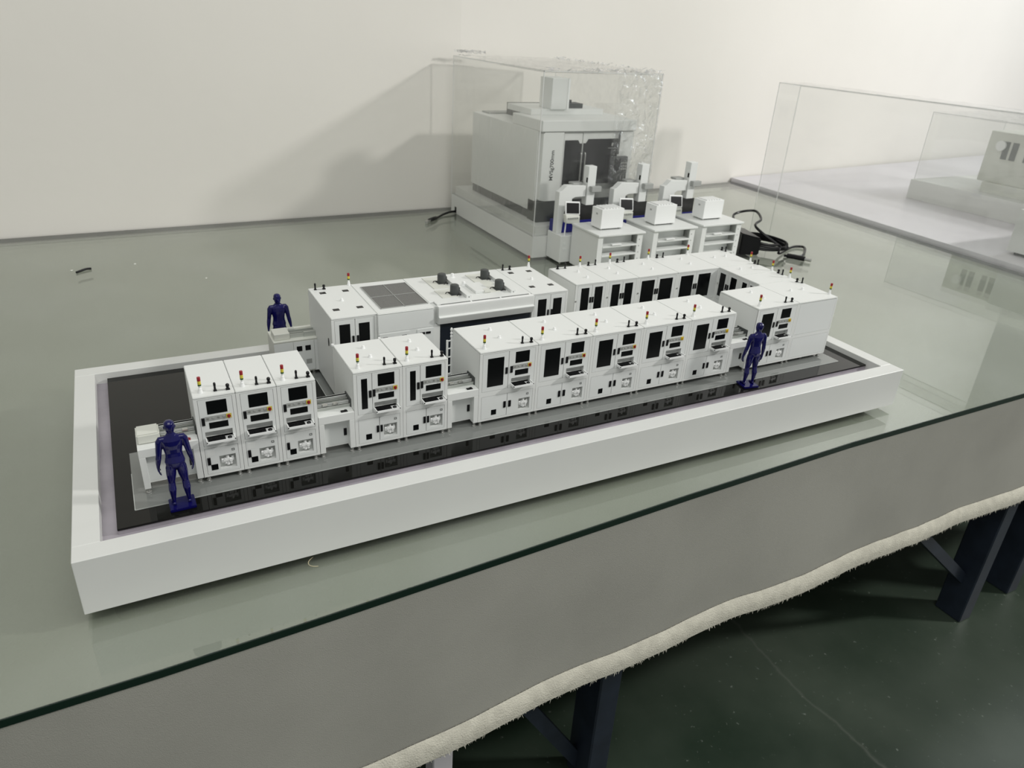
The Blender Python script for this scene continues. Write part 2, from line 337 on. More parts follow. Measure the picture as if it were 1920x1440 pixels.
# ------------------------------------------------------------------ display base of the long model
L, W, H = 1.5, .568, .0808
b1 = .0312
base = thing('display_base', 'long white rectangular display base carrying the miniature factory line', 'display base', (0, 0, 0))
for nm, a in (('front_board', (0, L, 0, b1)), ('back_board', (0, L, W - b1, W)), ('end_board', (0, b1, b1, W - b1)), ('end_board', (L - b1, L, b1, W - b1))):
    MB().box(a[0], a[1], a[2], a[3], 0, H).build(nm, WH, base, bevel=.0006)
MB().box(b1, L - b1, b1, W - b1, .02, H - .020).build('recess_board', LILAC, base)
for x, y in ((.04, .04), (1.455, .04), (.75, .05), (.04, .52), (1.455, .52)):
    MB().lathe(x, y, [(TZ, .012), (-.002, .011), (.0, .011)]).build('rubber_foot', BLK, base)
zd = .0708
MB().box(.0500, 1.4650, .0640, .5335, H - .020, zd - .003).build('deck_core', LILAC, base)
MB().box(.0494, 1.4660, .0628, .5336, zd - .003, zd).build('deck', DECK, base)
PZ = .0718
MB().box(.0720, 1.4206, .0970, .2500, zd, PZ).build('front_plinth', GPL, base)
MB().box(.0720, 1.4206, .0964, .0970, zd, PZ + .0001).build('plinth_trim', GEDGE, base)
MB().box(.0716, .0726, .0970, .1904, zd, PZ + .0001).build('plinth_trim', GEDGE, base)
MB().box(1.4201, 1.4210, .0970, .4950, zd, PZ + .0001).build('plinth_trim', GEDGE, base)
MB().box(.3880, 1.4206, .2500, .4950, zd, PZ).build('back_plinth', GPL, base)
MB().box(.3000, .3880, .3980, .4950, zd, PZ).build('rear_loading_plinth', GPL, base)
MB().box(.3872, .3882, .2500, .3980, zd, PZ + .0001).build('plinth_trim', GEDGE, base)
# torn edge of the backing paper on the front lip
tp = MB()
for i in range(220):
    x = .15 + 1.1 * random.random() ** 1.0; wv = noise.noise(Vector((x * 9, 3, 0)))
    if wv < -.05: continue
    k = len(tp.v); s_ = random.uniform(.0008, .003); y = .0318 + random.uniform(0, .004)
    tp.v += [(x, y, H - .006), (x + s_ * 2, y, H - .006 + random.uniform(-.001, .001)), (x + s_, y + s_ * .5, H - .004 + random.uniform(0, .0025))]; tp.f.append((k, k + 1, k + 2))
tag(tp.build('torn_paper', TORN, base), kind='stuff')
def dk(z): return z - PZ           # world height to height above the grey plinth

# ------------------------------------------------------------------ shared small meshes
def shared(key, fn):
    if key not in _cache: _cache[key] = fn()
    return _cache[key]
def tower(parent, x, y, z):
    t_ = link('signal_tower', shared('twr', lambda: MB().lathe(0, 0, [(0, .0034), (.0016, .0034), (.0032, .0025), (.0066, .0024), (.0074, .0016), (.0098, .0016), (.0101, .0023), (.0108, .0023)]).mesh('signal_tower', WBRIGHT, smooth=True)), parent, (x, y, z))
    for nm, a, b, m in (('green_lens', .0106, .0130, GRN), ('yellow_lens', .0130, .0180, YEL), ('red_lens', .0180, .0235, RED)):
        link(nm, shared(nm, lambda: MB().lathe(0, 0, [(a, .0023), (b - .0004, .0023), (b, .0021)]).mesh(nm, m, smooth=True)), t_)
def antennas(parent, xa, ya, xb, yb, z, swap=False):
    thin = lambda: MB().box(-.0022, .0022, -.0018, .0018, 0, .0015).lathe(0, 0, [(.001, .0017), (.007, .0014), (.0085, .0017), (.0118, .0017), (.0128, .0010)], 10).mesh('antenna', BLK)
    fat = lambda: MB().box(-.0027, .0027, -.0020, .0020, 0, .0018).lathe(0, 0, [(.001, .0020), (.0045, .0018), (.005, .0025), (.0080, .0025), (.0090, .0014)], 10).mesh('antenna', BLK)
    A, B = (fat, thin) if swap else (thin, fat); kA, kB = ('fat', 'thin') if swap else ('thin', 'fat')
    link('antenna', shared(kA, A), parent, (xa, ya, z)); link('antenna', shared(kB, B), parent, (xb, yb, z))
    mx, my = (xa + xb) / 2, (ya + yb) / 2; ln = math.hypot(xb - xa, yb - ya) / 2 - .0018; an = math.atan2(yb - ya, xb - xa)
    s_ = link('antenna_bracket', shared('brk%.4f' % ln, lambda: MB().box(-ln, ln, -.0013, .0013, 0, .0009).mesh('antenna_bracket', GRY)), parent, (mx, my, z)); s_.rotation_euler = (0, 0, an)
def knob(parent, x, y, z):
    link('roof_cap', shared('cap', lambda: MB().lathe(0, 0, [(0, .0034), (.0012, .0032), (.0018, .0025), (.0040, .0024), (.0048, .0017)]).mesh('roof_cap', WBRIGHT, smooth=True)), parent, (x, y, z))
def foot(parent, x, y, h=.0084):
    link('levelling_foot', shared('foot%.4f' % h, lambda: MB().lathe(0, 0, [(0, .0034), (.0014, .0036), (.0024, .0020), (.0048, .0017), (.0050, .0026), (.0062, .0026), (.0064, .0016), (h, .0016)]).mesh('levelling_foot', STL, smooth=True)), parent, (x, y, 0))
def body_with_roof(parent, w_, d, zt, z0=.0084, holes=(), m=WH2, front=.0024, deep=.009):
    mb = MB().box(0, w_, deep, d, z0, zt - .003).plate(0, w_, z0, zt - .003, front, deep, holes)
    mb.build('body', m, parent)
    MB().box(0.0001, w_ - .0001, 0, d, zt - .0027, zt).build('roof_panel', m, parent, bevel=.0007, seg=2)
GAP = .00045
def door(parent, x0, x1, z0, z1, name='door', holes=(), m=WPANEL):
    return MB().plate(x0 + GAP, x1 - GAP, z0 + GAP, z1 - GAP, 0, .0011, holes).build(name, m, parent)
def window(parent, x0, x1, z0, z1, name='window'):
    return MB().box(x0, x1, -.0004, .0006, z0, z1).build(name, BLKG, parent, bevel=.0004)
def handle(parent, x0, x1, z0, z1):
    return MB().box(x0, x1, -.0012, .0006, z0, z1).build('handle', BLK, parent, bevel=.0004)
def frame(parent, w_, zt, openings):
    MB().plate(0, w_, .0084, zt - .003, .0000, .0011, openings).build('front_frame', WH2, parent)

def console(parent, s, dr, sx=1.0):
    """screen, switches, slot, alcove and keyboard tray; s = left edge of the screen, dr = the door that carries them"""
    window(dr, s, s + .0262, dk(.1785), dk(.1988), 'screen')
    st = MB().box(s - .0036, s + .0305, -.0006, .0006, dk(.1690), dk(.1757)).build('switch_strip', GRY, parent)
    for i in range(4):
        x = s - .0002 + i * .0069; z = dk(.1726)
        MB().cyl((x, -.0004, z), (x, -.0011, z), .0015, n=12).cyl((x, -.001, z), (x, -.0014, z), .0010, n=12).build('button', GRY if i % 2 else STL, st)
    x = s + .0270; z = dk(.1724)
    MB().box(x - .0034, x + .0034, -.0010, -.0005, z - .0033, z + .0033).build('switch_plate', YEL, st)
    MB().cyl((x, -.0010, z), (x, -.0020, z), .0023, n=14).box(x - .0009, x + .0009, -.0034, -.0018, z - .0026, z + .0026).build('rotary_switch', RED if sx > 0 else ORG, st)
    window(dr, s + .0003, s + .0253, dk(.1560), dk(.1658), 'display_slot')
    # keyboard tray in front of the alcove
    x0, x1, z0 = s - .0066, s + .0312, dk(.1400)
    tr = MB().box(x0, x1, -.0120, .0075, z0 - .0012, z0).box(x0, x0 + .0012, -.0120, .0010, z0, z0 + .0028).box(x1 - .0012, x1, -.0120, .0010, z0, z0 + .0028).box(x0, x1, -.0120, -.0108, z0, z0 + .0022).build('keyboard_tray', WBRIGHT, parent)
    kb = MB().box(x0 + .0024, x0 + .0252, -.0096, .0010, z0 + .0002, z0 + .0020)
    for i in range(9):
        for j in range(3): kb.box(x0 + .0030 + i * .0024, x0 + .0049 + i * .0024, -.0090 + j * .0031, -.0066 + j * .0031, z0 + .0020, z0 + .0024)
    kb.build('keyboard', BLK, tr)
    MB().lathe(x1 - .0068, -.0046, [(z0, .0030), (z0 + .0012, .0030), (z0 + .0024, .0018)], 12).build('mouse', BLK, tr, smooth=True)
def air_unit(parent, x0, x1, z0, z1):
    def mk():
        mb = MB()
        mb.cyl((.0020, .0032, .0125), (.0185, .0032, .0120), .0022, n=10)
        for x, za, zb, ra in ((.0038, .0090, .0135, .0024), (.0075, .0060, .0150, .0022), (.0105, .0035, .0190, .0023), (.0145, .0045, .0125, .0024), (.0172, .0100, .0165, .0020)):
            mb.cyl((x, .0032, za), (x, .0032, zb), ra, ra * .85, 10)
        mb.box(.0082, .0130, .0008, .0050, .0100, .0150); mb.cyl((.0065, .0030, .0125), (.0065, -.0002, .0125), .0021, n=10); mb.cyl((.0145, .0030, .0110), (.0145, -.0004, .0110), .0022, n=10)
        return mb.mesh('air_regulator', WBRIGHT, smooth=True)
    link('air_regulator', shared('air', mk), parent, (x0 + .0006, 0.001, z0))
ZT = .2066
D0 = .1105
# x0, width, type, label
def front_machine(x0, w_, ty, label, amber=False, group=None):
    r = thing('machine_cabinet', label, 'model machine', (x0, .1282, PZ), 0, group)
    zt = dk(ZT); S = {'L': .0155, 'P': .0373, 'R': .0645}[ty]
    AX = {'L': (.0229, .0449), 'P': (.0448, .0665), 'R': (.0749, .0963)}[ty]
    alc = (S - .0062, S + .0295, dk(.1400), dk(.1518)); rec = (AX[0], AX[1], dk(.0888), dk(.1106))
    body_with_roof(r, w_, D0, zt, holes=(alc, rec))
    ux0, ux1 = .0050, w_ - .0046; uz0, uz1 = (dk(.1290) if ty == 'L' else dk(.1345)), dk(.2020)
    lz0, lz1 = dk(.0838), dk(.1258)
    frame(r, w_, zt, ((ux0, ux1, uz0, uz1), (ux0, ux1, lz0, lz1)))
    mid = {'L': ux0, 'P': .0284, 'R': .0524}[ty]; lm = {'L': ux0, 'P': .0384, 'R': .0528}[ty]
    ud = door(r, mid, ux1, uz0, uz1, 'console_door', holes=(alc,))
    if ty != 'L':
        d = door(r, ux0, mid, uz0, uz1)
        if ty == 'R': window(d, .0141, .0437, dk(.1427), dk(.1937)); handle(d, .0466, .0509, dk(.1620), dk(.1737))
        else: window(d, .0117, .0210, dk(.1436), dk(.1944)); handle(d, .0229, .0271, dk(.1619), dk(.1737))
    hx = {'L': (.0069, .0111), 'P': (.0291, .0331), 'R': (.0556, .0602)}[ty]
    handle(ud, hx[0], hx[1], dk(.1625), dk(.1745))
    console(r, S, ud, -1 if amber else 1)
    ld = door(r, lm, ux1, lz0, lz1, 'lower_door', holes=(rec,))
    vx = {'L': (.0108, .0200), 'P': (.0165, .0258), 'R': (.0238, .0334)}[ty]
    if ty != 'L':
        d = door(r, ux0, lm, lz0, lz1, 'lower_door')
        hh = {'P': (.0335, .0373), 'R': (.0461, .0507)}[ty]; handle(d, *hh, dk(.0993), dk(.1111)); window(d, vx[0], vx[1], dk(.0892), dk(.0990), 'vent')
        h2 = {'P': (.0396, .0432), 'R': (.0554, .0603)}[ty]; handle(ld, *h2, dk(.0993), dk(.1111))
    else:
        handle(ld, .0069, .0111, dk(.0990), dk(.1110)); window(ld, vx[0], vx[1], dk(.0894), dk(.0988), 'vent')
    sx = S + .0268
    MB().plate(sx - .0020, sx + .0020, dk(.1160), dk(.1197), -.0003, .0005, ((sx - .0010, sx + .0010, dk(.1169), dk(.1188)),)).build('socket', MGR, ld)
    air_unit(r, rec[0], rec[1], rec[2], rec[3])
    if ty == 'L': MB().box(.0075, .0175, -.0002, .0004, dk(.1130), dk(.1225)).build('name_plate', WH2, ld)
    for x, y in ((.0060, .0045), (w_ - .0060, .0045), (.0075, D0 - .008), (w_ - .0075, D0 - .008)): foot(r, x, y)
    tower(r, {'L': .0118, 'P': .0116, 'R': .0131}[ty], .0135, zt)
    ax = {'L': (.0304, .0466), 'P': (.0520, .0680), 'R': (.0818, .0978)}[ty]
    antennas(r, ax[0], .0120, ax[1], .0105, zt)
    if ty != 'L':
        kx = {'P': .0407, 'R': .0560}[ty]; knob(r, kx, .0820, zt); knob(r, kx, .0455, zt)
    if ty == 'P': MB().cyl((.0, D0 + .001, zt - .002), (.0, D0 + .001, zt + .001), .0022).build('corner_knob', WBRIGHT, r)
    return r
P_ = [('L', .1637, .0544, 'narrow white cabinet with no side window, first beside the load conveyor on the left'),
      ('L', .2183, .0546, 'narrow white cabinet in the middle of the left group of three'),
      ('L', .2731, .0546, 'narrow white cabinet at the right end of the left group of three'),
      ('P', .3825, .0766, 'white cabinet with slim tall window, left one of the middle pair'),
      ('P', .4593, .0747, 'white cabinet with slim tall window, right one of the middle pair'),
      ('R', .5893, .1065, 'wide white cabinet with big dark window, leftmost of the five in a row, ladder behind'),
      ('R', .6960, .1070, 'wide white cabinet with big dark window, second from left of the five in a row'),
      ('R', .8032, .1082, 'wide white cabinet with big dark window, middle one of the five in a row'),
      ('R', .9116, .1092, 'wide white cabinet with big dark window, fourth from left of the five in a row'),
      ('R', 1.0210, .1099, 'wide white cabinet with big dark window, rightmost of the five, before the last conveyor')]
for ty, x0, w_, lb in P_:
    front_machine(x0, w_ - .0003, ty, lb, amber=ty == 'R' and x0 > .9, group={'L': 'left group of three cabinets', 'P': 'middle pair of cabinets', 'R': 'row of five wide cabinets'}[ty])
front_machine(1.1872, .1098, 'R', 'wide white console cabinet behind the blue figure at the right end of the line', amber=True)

# plain end cabinet at the right
r = thing('end_cabinet', 'blank-fronted white cabinet at the right end of the front row', 'model machine', (1.2973, .1282, PZ))
ww = .1110; zt = dk(ZT); body_with_roof(r, ww, .1165, zt)
frame(r, ww, zt, ((.0035, ww - .0035, dk(.1355), dk(.2035)), (.0035, ww - .0035, dk(.0838), dk(.1285))))
door(r, .0035, ww - .0035, dk(.1355), dk(.2035), 'blank_panel'); door(r, .0035, ww - .0035, dk(.0838), dk(.1285), 'blank_panel')
tower(r, ww - .0045, .0195, zt); antennas(r, ww - .0105, .1030, ww - .0045, .0940, zt, True); knob(r, .0385, .0620, zt); knob(r, .0720, .0610, zt)
for x, y in ((.008, .0065), (ww - .010, .0065), (.008, .108), (ww - .010, .108), (.055, .012)): foot(r, x, y)

# cabinets of the U-shaped back row (front at y = .370)
def window_cabinet(label, x0, w_, wins, hx, fit, rot=0, loc=None, depth=.1130, zt=None, hole=True):
    r = thing('window_cabinet', label, 'model machine', loc or (x0, .3700, PZ), rot, 'windowed cabinets of the back row'); zt = dk(ZT) if zt is None else zt
    body_with_roof(r, w_, depth, zt); a, b = .0050, w_ - .0045; uz0, uz1, lz0, lz1 = dk(.1345), dk(.2020), dk(.0838), dk(.1258)
    frame(r, w_, zt, ((a, b, uz0, uz1), (a, b, lz0, lz1))); mid = sum(hx) / 2
    d1 = door(r, a, mid, uz0, uz1); d2 = door(r, mid, b, uz0, uz1)
    for i, (x, y) in enumerate(wins): window((d1, d2)[i], x, y, dk(.1430), dk(.1965))
    handle(d1, mid - .0052, mid - .0008, dk(.1632), dk(.1756)); handle(d2, mid + .0008, mid + .0052, dk(.1632), dk(.1756))
    door(r, a, mid, lz0, lz1, 'lower_door'); door(r, mid, b, lz0, lz1, 'lower_door')
    MB().cyl((.0022, -.0010, dk(.170)), (.0022, .0006, dk(.170)), .0017).build('key_lock', STL, r)
    for x, y in ((.008, .007), (w_ - .008, .007), (.008, depth - .01), (w_ - .008, depth - .01)): foot(r, x, y)
    for f in fit: 
        if f[0] == 't': tower(r, f[1], f[2], zt)
        elif f[0] == 'a': antennas(r, f[1], f[2], f[3], f[4], zt, True)
        else: knob(r, f[1], f[2], zt)
    return r
YB = .370
window_cabinet('windowed cabinet at the left end of the U-shaped back row', .9190, .0785, ((.0141, .0337), (.0475, .0673)), (.0365, .0455), (('t', .0735, .1045), ('a', .0163, .103, .0344, .102), ('k', .0487, .0714), ('k', .0466, .0325)))
window_cabinet('windowed cabinet second from the left in the U-shaped back row', .9977, .0790, ((.0118, .0321), (.0451, .0658)), (.0340, .0440), (('t', .0745, .1055), ('a', .0171, .104, .0348, .1035), ('k', .0481, .0712), ('k', .0460, .0348)))
window_cabinet('broad windowed cabinet in the middle of the U-shaped back row', 1.0769, .1068, ((.0097, .0444), (.0585, .0940)), (.0470, .0560), (('t', .1025, .1060), ('a', .0155, .1045, .0330, .1035), ('k', .0641, .0739), ('k', .0622, .0368)))
window_cabinet('broad windowed cabinet in the inner corner of the U-shaped back row', 1.1839, .1189, ((.0100, .0455), (.0600, .0950)), (.0485, .0570), (('t', .1125, .1075), ('a', .0211, .106, .0373, .1045), ('k', .0702, .0794), ('k', .0669, .0429)))
# right column, inner faces look towards -x
window_cabinet('corner cabinet at the back right of the U-shaped row', 0, .1130, ((.0100, .0420), (.0560, .0900)), (.0440, .0540), (('t', .0995, .1040), ('a', .0030, .1035, .0135, .1060), ('k', .047, .040), ('k', .0465, .0755)), rot=-PI / 2, loc=(1.3030, .4983 - .0153, PZ), depth=.1085)
window_cabinet('cabinet with slim windows in the right column, next to the back corner', 0, .0617, ((.0059, .0232), (.0402, .0584)), (.0265, .0365), (('t', .0570, .1025), ('a', .0030, .1025, .0110, .1045), ('k', .0272, .0355), ('k', .0272, .0705)), rot=-PI / 2, loc=(1.3030, .3700, PZ), depth=.1075)
window_cabinet('cabinet in the right column nearest the blank end cabinet', 0, .0628, ((.0140, .0275), (.0380, .0540)), (.0290, .0370), (('t', .0480, .1025), ('a', .0150, .1025, .0270, .1025)), rot=-PI / 2, loc=(1.3030, .3080, PZ), depth=.1075)

# ------------------------------------------------------------------ rear oven line
ZR = .2225; YR = .3080
def rear_end(label, x0, w_, left):
    r = thing('loader_cabinet', label, 'model machine', (x0, YR, PZ)); zt = dk(ZR); dp = .1600
    body_with_roof(r, w_, dp, zt); a, b = .0050, w_ - .0040
    uz0, uz1, lz0, lz1 = dk(.1370), dk(.2180), dk(.0838), dk(.1290); frame(r, w_, zt, ((a, b, uz0, uz1), (a, b, lz0, lz1))); mid = w_ * .515
    d1 = door(r, a, mid, uz0, uz1); d2 = door(r, mid, b, uz0, uz1)
    window(d1, .0130, .0316, dk(.1480), dk(.2098)); window(d2, .0465, .0655, dk(.1480), dk(.2090))
    handle(d1, mid - .0058, mid - .0020, dk(.172), dk(.1875)); handle(d2, mid + .0020, mid + .0058, dk(.172), dk(.1875))
    door(r, a, mid, lz0, lz1, 'lower_door'); door(r, mid, b, lz0, lz1, 'lower_door')
    for x in (.0192, .0608):
        for y in (.0390, .1285): MB().box(x - .0055, x + .0055, y - .0055, y + .0045, zt - .001, zt + .0004).build('vent', BLK, r, bevel=.0002)
    knob(r, .0403, .0790, zt); tower(r, w_ - .0030, .1560, zt)
    antennas(r, .0110, .1490, .0265, .1480, zt)
    if left: MB().lathe(0, 0, [(0, .0035), (.0010, .0035)], 16).build('side_grip', BLK, r).matrix_local = Matrix.Translation((-.0009, .024, dk(.1716))) @ Matrix.Rotation(PI / 2, 4, 'Y') @ Matrix.Diagonal((2.1, .7, 1, 1))
    for x, y in ((.008, .007), (w_ - .008, .007), (.008, dp - .01), (w_ - .008, dp - .01)): foot(r, x, y)
    return r
rear_end('tall white loader cabinet with two windows at the left end of the rear oven line', .3993, .0782, True)
rear_end('tall white unloader cabinet with two windows at the right end of the rear oven line', .7822, .0782, False)
r = thing('oven_section', 'white oven section with square perforated grille on its roof', 'model machine', (.4778, YR - .004, PZ)); zt = dk(ZR); ww = .1042
MB().box(0, ww, .0012, .163, .0084, zt - .003).build('body', WH2, r); MB().box(0, ww, 0, .164, zt - .0029, zt).build('roof_panel', WH2, r, bevel=.0012, seg=2)
MB().box(.0010, ww - .001, 0, .0011, dk(.1870), zt - .0035).build('upper_panel', WPANEL, r); MB().box(.0010, ww - .001, 0, .0011, .0088, dk(.1866)).build('lower_panel', WPANEL, r)
for x0, x1 in ((.0025, .0575), (.0712, ww - .002)):
    d = MB().box(x0, x1, -.0008, .0004, dk(.095), dk(.1845)).build('door', WPANEL, r)
    for hx in (x0 + .010, x1 - .010): MB().box(hx - .0045, hx + .0045, -.0020, -.0006, dk(.1745), dk(.1785)).build('handle', BLK, d, bevel=.0004)
gx0, gx1, gy0, gy1 = .0130, .0998, .0210, .1400
gr = MB().box(gx0, gx1, gy0, gy1, zt - .0002, zt + .0006).build('roof_grille', GRILLE, r)
gb = MB()
for a in (gx0, (gx0 + gx1) / 2, gx1): gb.box(a - .0006, a + .0006, gy0 - .0006, gy1 + .0006, zt, zt + .0013)
for a in (gy0, (gy0 + gy1) / 2, gy1): gb.box(gx0, gx1, a - .0006, a + .0006, zt, zt + .0013)
gb.build('grille_frame', GRY, gr)
for x, y in ((.008, .009), (ww - .008, .009)): foot(r, x, y)

r = thing('oven_section', 'long white oven section with dark front glass and four motors on its roof', 'model machine', (.5822, YR, PZ)); ww = .1998
MB().box(0, ww, .006, .160, .0084, zt - .003).build('body', WH2, r); MB().box(0, ww, .0230, .160, zt - .0029, zt).build('roof_panel', WH2, r, bevel=.0005)
MB().box(0, .0115, -.002, .006, .0084, dk(.187)).build('jamb', WH2, r)
MB().box(.0115, ww - .003, .001, .0058, .0125, dk(.1900)).build('front_glass', DGLS, r)
MB().box(0, ww, -.002, .006, .0084, .0125).build('sill', WH2, r)
hd = MB().prismx([(-.0080, dk(.2210)), (-.0080, dk(.2050)), (-.0120, dk(.2040)), (-.0120, dk(.2025)), (-.0070, dk(.1895)), (.0060, dk(.1885)), (.0060, dk(.2210))], .0060, ww - .001).build('front_hood', WH2, r, bevel=.0005)
MB().box(.006, ww - .001, -.0080, .0004, dk(.2211), dk(.2230)).build('hood_lip', WBRIGHT, hd)
MB().box(.0085, ww - .001, .0060, .0230, dk(.2205), dk(.2232)).build('hood_top', WH2, r, bevel=.0004)
for x0, x1 in ((.0160, .0720), (.0755, .1315), (.1350, .1920)): MB().box(x0, x1, .0006, .0055, dk(.2208), dk(.2226)).build('slot', MGR, r)
for x in (.0736, .1332, .1945): MB().box(x - .0014, x + .0014, 0, .0060, dk(.2208), dk(.2232)).build('slot_post', WBRIGHT, r)
for px, py in ((.0385, .1500), (.0345, .0750), (.1275, .1420), (.1200, .0760)):
    MB().box(px - .004, px + .029, py - .066 if py > .1 else py - .042, py, zt, zt + .0011).build('lid', CREAM, r, bevel=.0003)
motor = lambda: MB().lathe(0, 0, [(0, .0083), (.0150, .0083), (.0172, .0076), (.0180, .0060)], 22).box(-.0098, .0098, -.0098, .0098, 0, .0009).box(.0060, .0096, -.0035, .0035, .0050, .0120).mesh('motor', DGR, smooth=True)
for x, y in ((.0619, .1140), (.0599, .0475), (.1521, .1124), (.1514, .0469)):
    mo = link('motor', shared('motor', motor), r, (x, y, zt + .001))
    MB().box(x + .0115, x + .0215, y - .029, y + .030, zt, zt + .0065).build('duct', WH2, r, bevel=.0004)
    MB().cyl((x + .0165, y - .0292, zt + .0025), (x + .0165, y - .0286, zt + .0025), .0009).build('duct_bolt', BLK, r)
    for dx, dy in ((-.012, .004), (.0035, -.0135)):
        tb = tube([(x + dx - .004, y + dy, zt + .001), (x + dx - .003, y + dy, zt + .0032), (x + dx, y + dy, zt + .0038), (x + dx + .003, y + dy, zt + .0032), (x + dx + .004, y + dy, zt + .001)], .0007, 6); tb.build('lifting_eye', BLK, r)
for x, y in ((.0950, .1390), (.0965, .0880)): MB().lathe(x, y, [(zt, .0050), (zt + .001, .0050), (zt + .0015, .0034), (zt + .0072, .0033), (zt + .0082, .0026)]).build('exhaust_cap', WBRIGHT, r, smooth=True)
MB().box(.098, .128, .036, .084, zt, zt + .0050).build('control_box', WH2, r, bevel=.0005); MB().box(.1155, .1285, .034, .046, zt, zt + .0052).build('control_box', CREAM, r, bevel=.0004)

# ------------------------------------------------------------------ conveyors
def conveyor(label, x0, w_, cover=False, button='black', depth=.046):
    r = thing('transfer_conveyor', label, 'model conveyor', (x0, .1282, PZ)); zt = dk(.1425); lw = .0080
    MB().box(0, w_, 0, depth, dk(.1295), zt).build('table_top', WH2, r, bevel=.0004)
    for x in (.0001, w_ - lw - .0001): MB().box(x, x + lw, 0, depth, .0084, dk(.1294)).build('leg', WH2, r, bevel=.0003)
    MB().box(lw, w_ - lw, .0125, .0140, dk(.0850), dk(.1293)).build('recessed_door', WPANEL, r)
    MB().box(lw, w_ - lw, .0125, .030, dk(.0800) + .002, dk(.0848)).build('bottom_rail', WH2, r)
    MB().box(w_ - lw - .0066, w_ - lw - .0020, .0110, .0128, dk(.0980), dk(.1102)).build('handle', BLK, r, bevel=.0004)
    for x in (.0045, w_ - .0045): foot(r, x, .0050); foot(r, x, depth - .006)
    bx = w_ - .0150
    bb = MB().box(bx - .004, bx + .0060, .0035, .0090, zt, zt + .0012).build('button_box', BLK if button == 'black' else RED, r, bevel=.0002)
    MB().cyl((bx + .0030, .0062, zt + .001), (bx + .0030, .0062, zt + .0024), .0018).build('stop_button', BLK if button == 'black' else RED, bb)
    ra, rb = (.0305 if cover else 0), w_
    for y, h, th, m in ((.0185, .0075, .0016, RAILM), (.0260, .0100, .0012, WH2), (.0330, .0120, .0015, RAILM), (.0400, .0140, .0040, WH2)):
        MB().box(ra, rb, y, y + th, zt, zt + h * .75).box(ra, rb, y - .0008, y + th + .0008, zt + h * .75 - .0015, zt + h * .75).build('rail', m, r)
    MB().box(ra, rb, .0205, .0330, zt + .0002, zt + .0030).build('belt', RAILM, r)
    for x in (ra + .012, ra + .028):
        if x < rb - .008: MB().box(x, x + .007, .0195, .0255, zt + .003, zt + .0085).build('rail_stop', STL, r)
    MB().box(rb - .0015, rb + .0002, .0165, .0450, zt, zt + .0135).build('port', DGR, r)
    if cover:
        MB().box(.0010, .0300, .0135, .0430, zt, dk(.1570)).build('cover', CREAM, r, bevel=.0018, seg=2)
    return r
conveyor('load conveyor with cream cover box at the left end of the front row', .0872, .0758, True, 'red', .050)
conveyor('conveyor bridging the left group of three and the middle pair', .3281, .0542)
conveyor('conveyor bridging the middle pair and the row of five', .5344, .0547)
conveyor('conveyor beside the blue figure between the row of five and the last console cabinet', 1.1313, .0557)
r = thing('loading_conveyor', 'closed grey-white loading table in front of the rear blue figure', 'model conveyor', (.3220, .4200, PZ)); w_ = .0772; zt = dk(.1455)
MB().box(0, w_, .0012, .0560, .0084, zt - .003).build('body', CREAM, r); MB().box(0, w_, 0, .0565, zt - .0030, zt).build('table_top', CREAM, r, bevel=.0006)
MB().box(.0005, .0340, 0, .0011, .0088, zt - .004).build('blank_panel', WPANEL, r); dd = MB().box(.0346, w_ - .006, 0, .0011, .0110, zt - .0045).build('door', WPANEL, r)
MB().box(w_ - .0054, w_, 0, .0011, .0088, zt - .004).build('post', WPANEL, r)
for x in (.0397, .0551): MB().box(x, x + .0098, -.0006, .0004, dk(.1225), dk(.1323)).build('vent', BLK, dd, bevel=.0003)
MB().box(.0555, .0655, -.0003, .0006, dk(.0960), dk(.1050)).build('label_plate', GRY, dd)
MB().box(.0030, .0305, .0065, .0365, zt, dk(.1575)).build('cover', CREAM, r, bevel=.0008)
for y, h, th in ((.0110, .0070, .0016), (.0200, .0070, .0012), (.0280, .0085, .0016), (.0345, .0060, .0012)): MB().box(.0310, w_, y, y + th, zt, zt + h).build('rail', RAILM, r)
MB().box(.0310, w_, .0440, .0520, zt, zt + .0050).build('guide', CREAM, r, bevel=.0004); MB().box(.034, .044, .030, .037, zt, zt + .0095).build('rail_stop', RAILM, r); MB().box(.056, .0770, .0090, .0120, zt, zt + .0095).build('rail_stop', RAILM, r)
for x in (.006, w_ - .008): foot(r, x, .007); foot(r, x, .050)

# ladder-like frame behind the leftmost of the five
r = thing('pipe_ladder', 'white ladder-like pipe frame behind the leftmost of the five wide cabinets', 'ladder', (.5880, .2390, PZ))
MB().box(-.0095, -.0065, .0, .003, 0, dk(.1850)).build('rail', WBRIGHT, r); MB().box(-.0012, .0018, .0, .003, 0, dk(.1930)).build('rail', WBRIGHT, r)
for z in (.105, .121, .137, .153, .169, .1835): MB().cyl((-.008, .0015, dk(z)), (.001, .0015, dk(z)), .0013, n=8).build('rung', WBRIGHT, r)
for z in (.189, .195, .2015): MB().lathe(0, 0, [(0, .0018), (.002, .0024), (.004, .0020), (.0055, .0012)], 10).build('pipe_joint', WBRIGHT, r).location = (-.0003, .0015, dk(z))

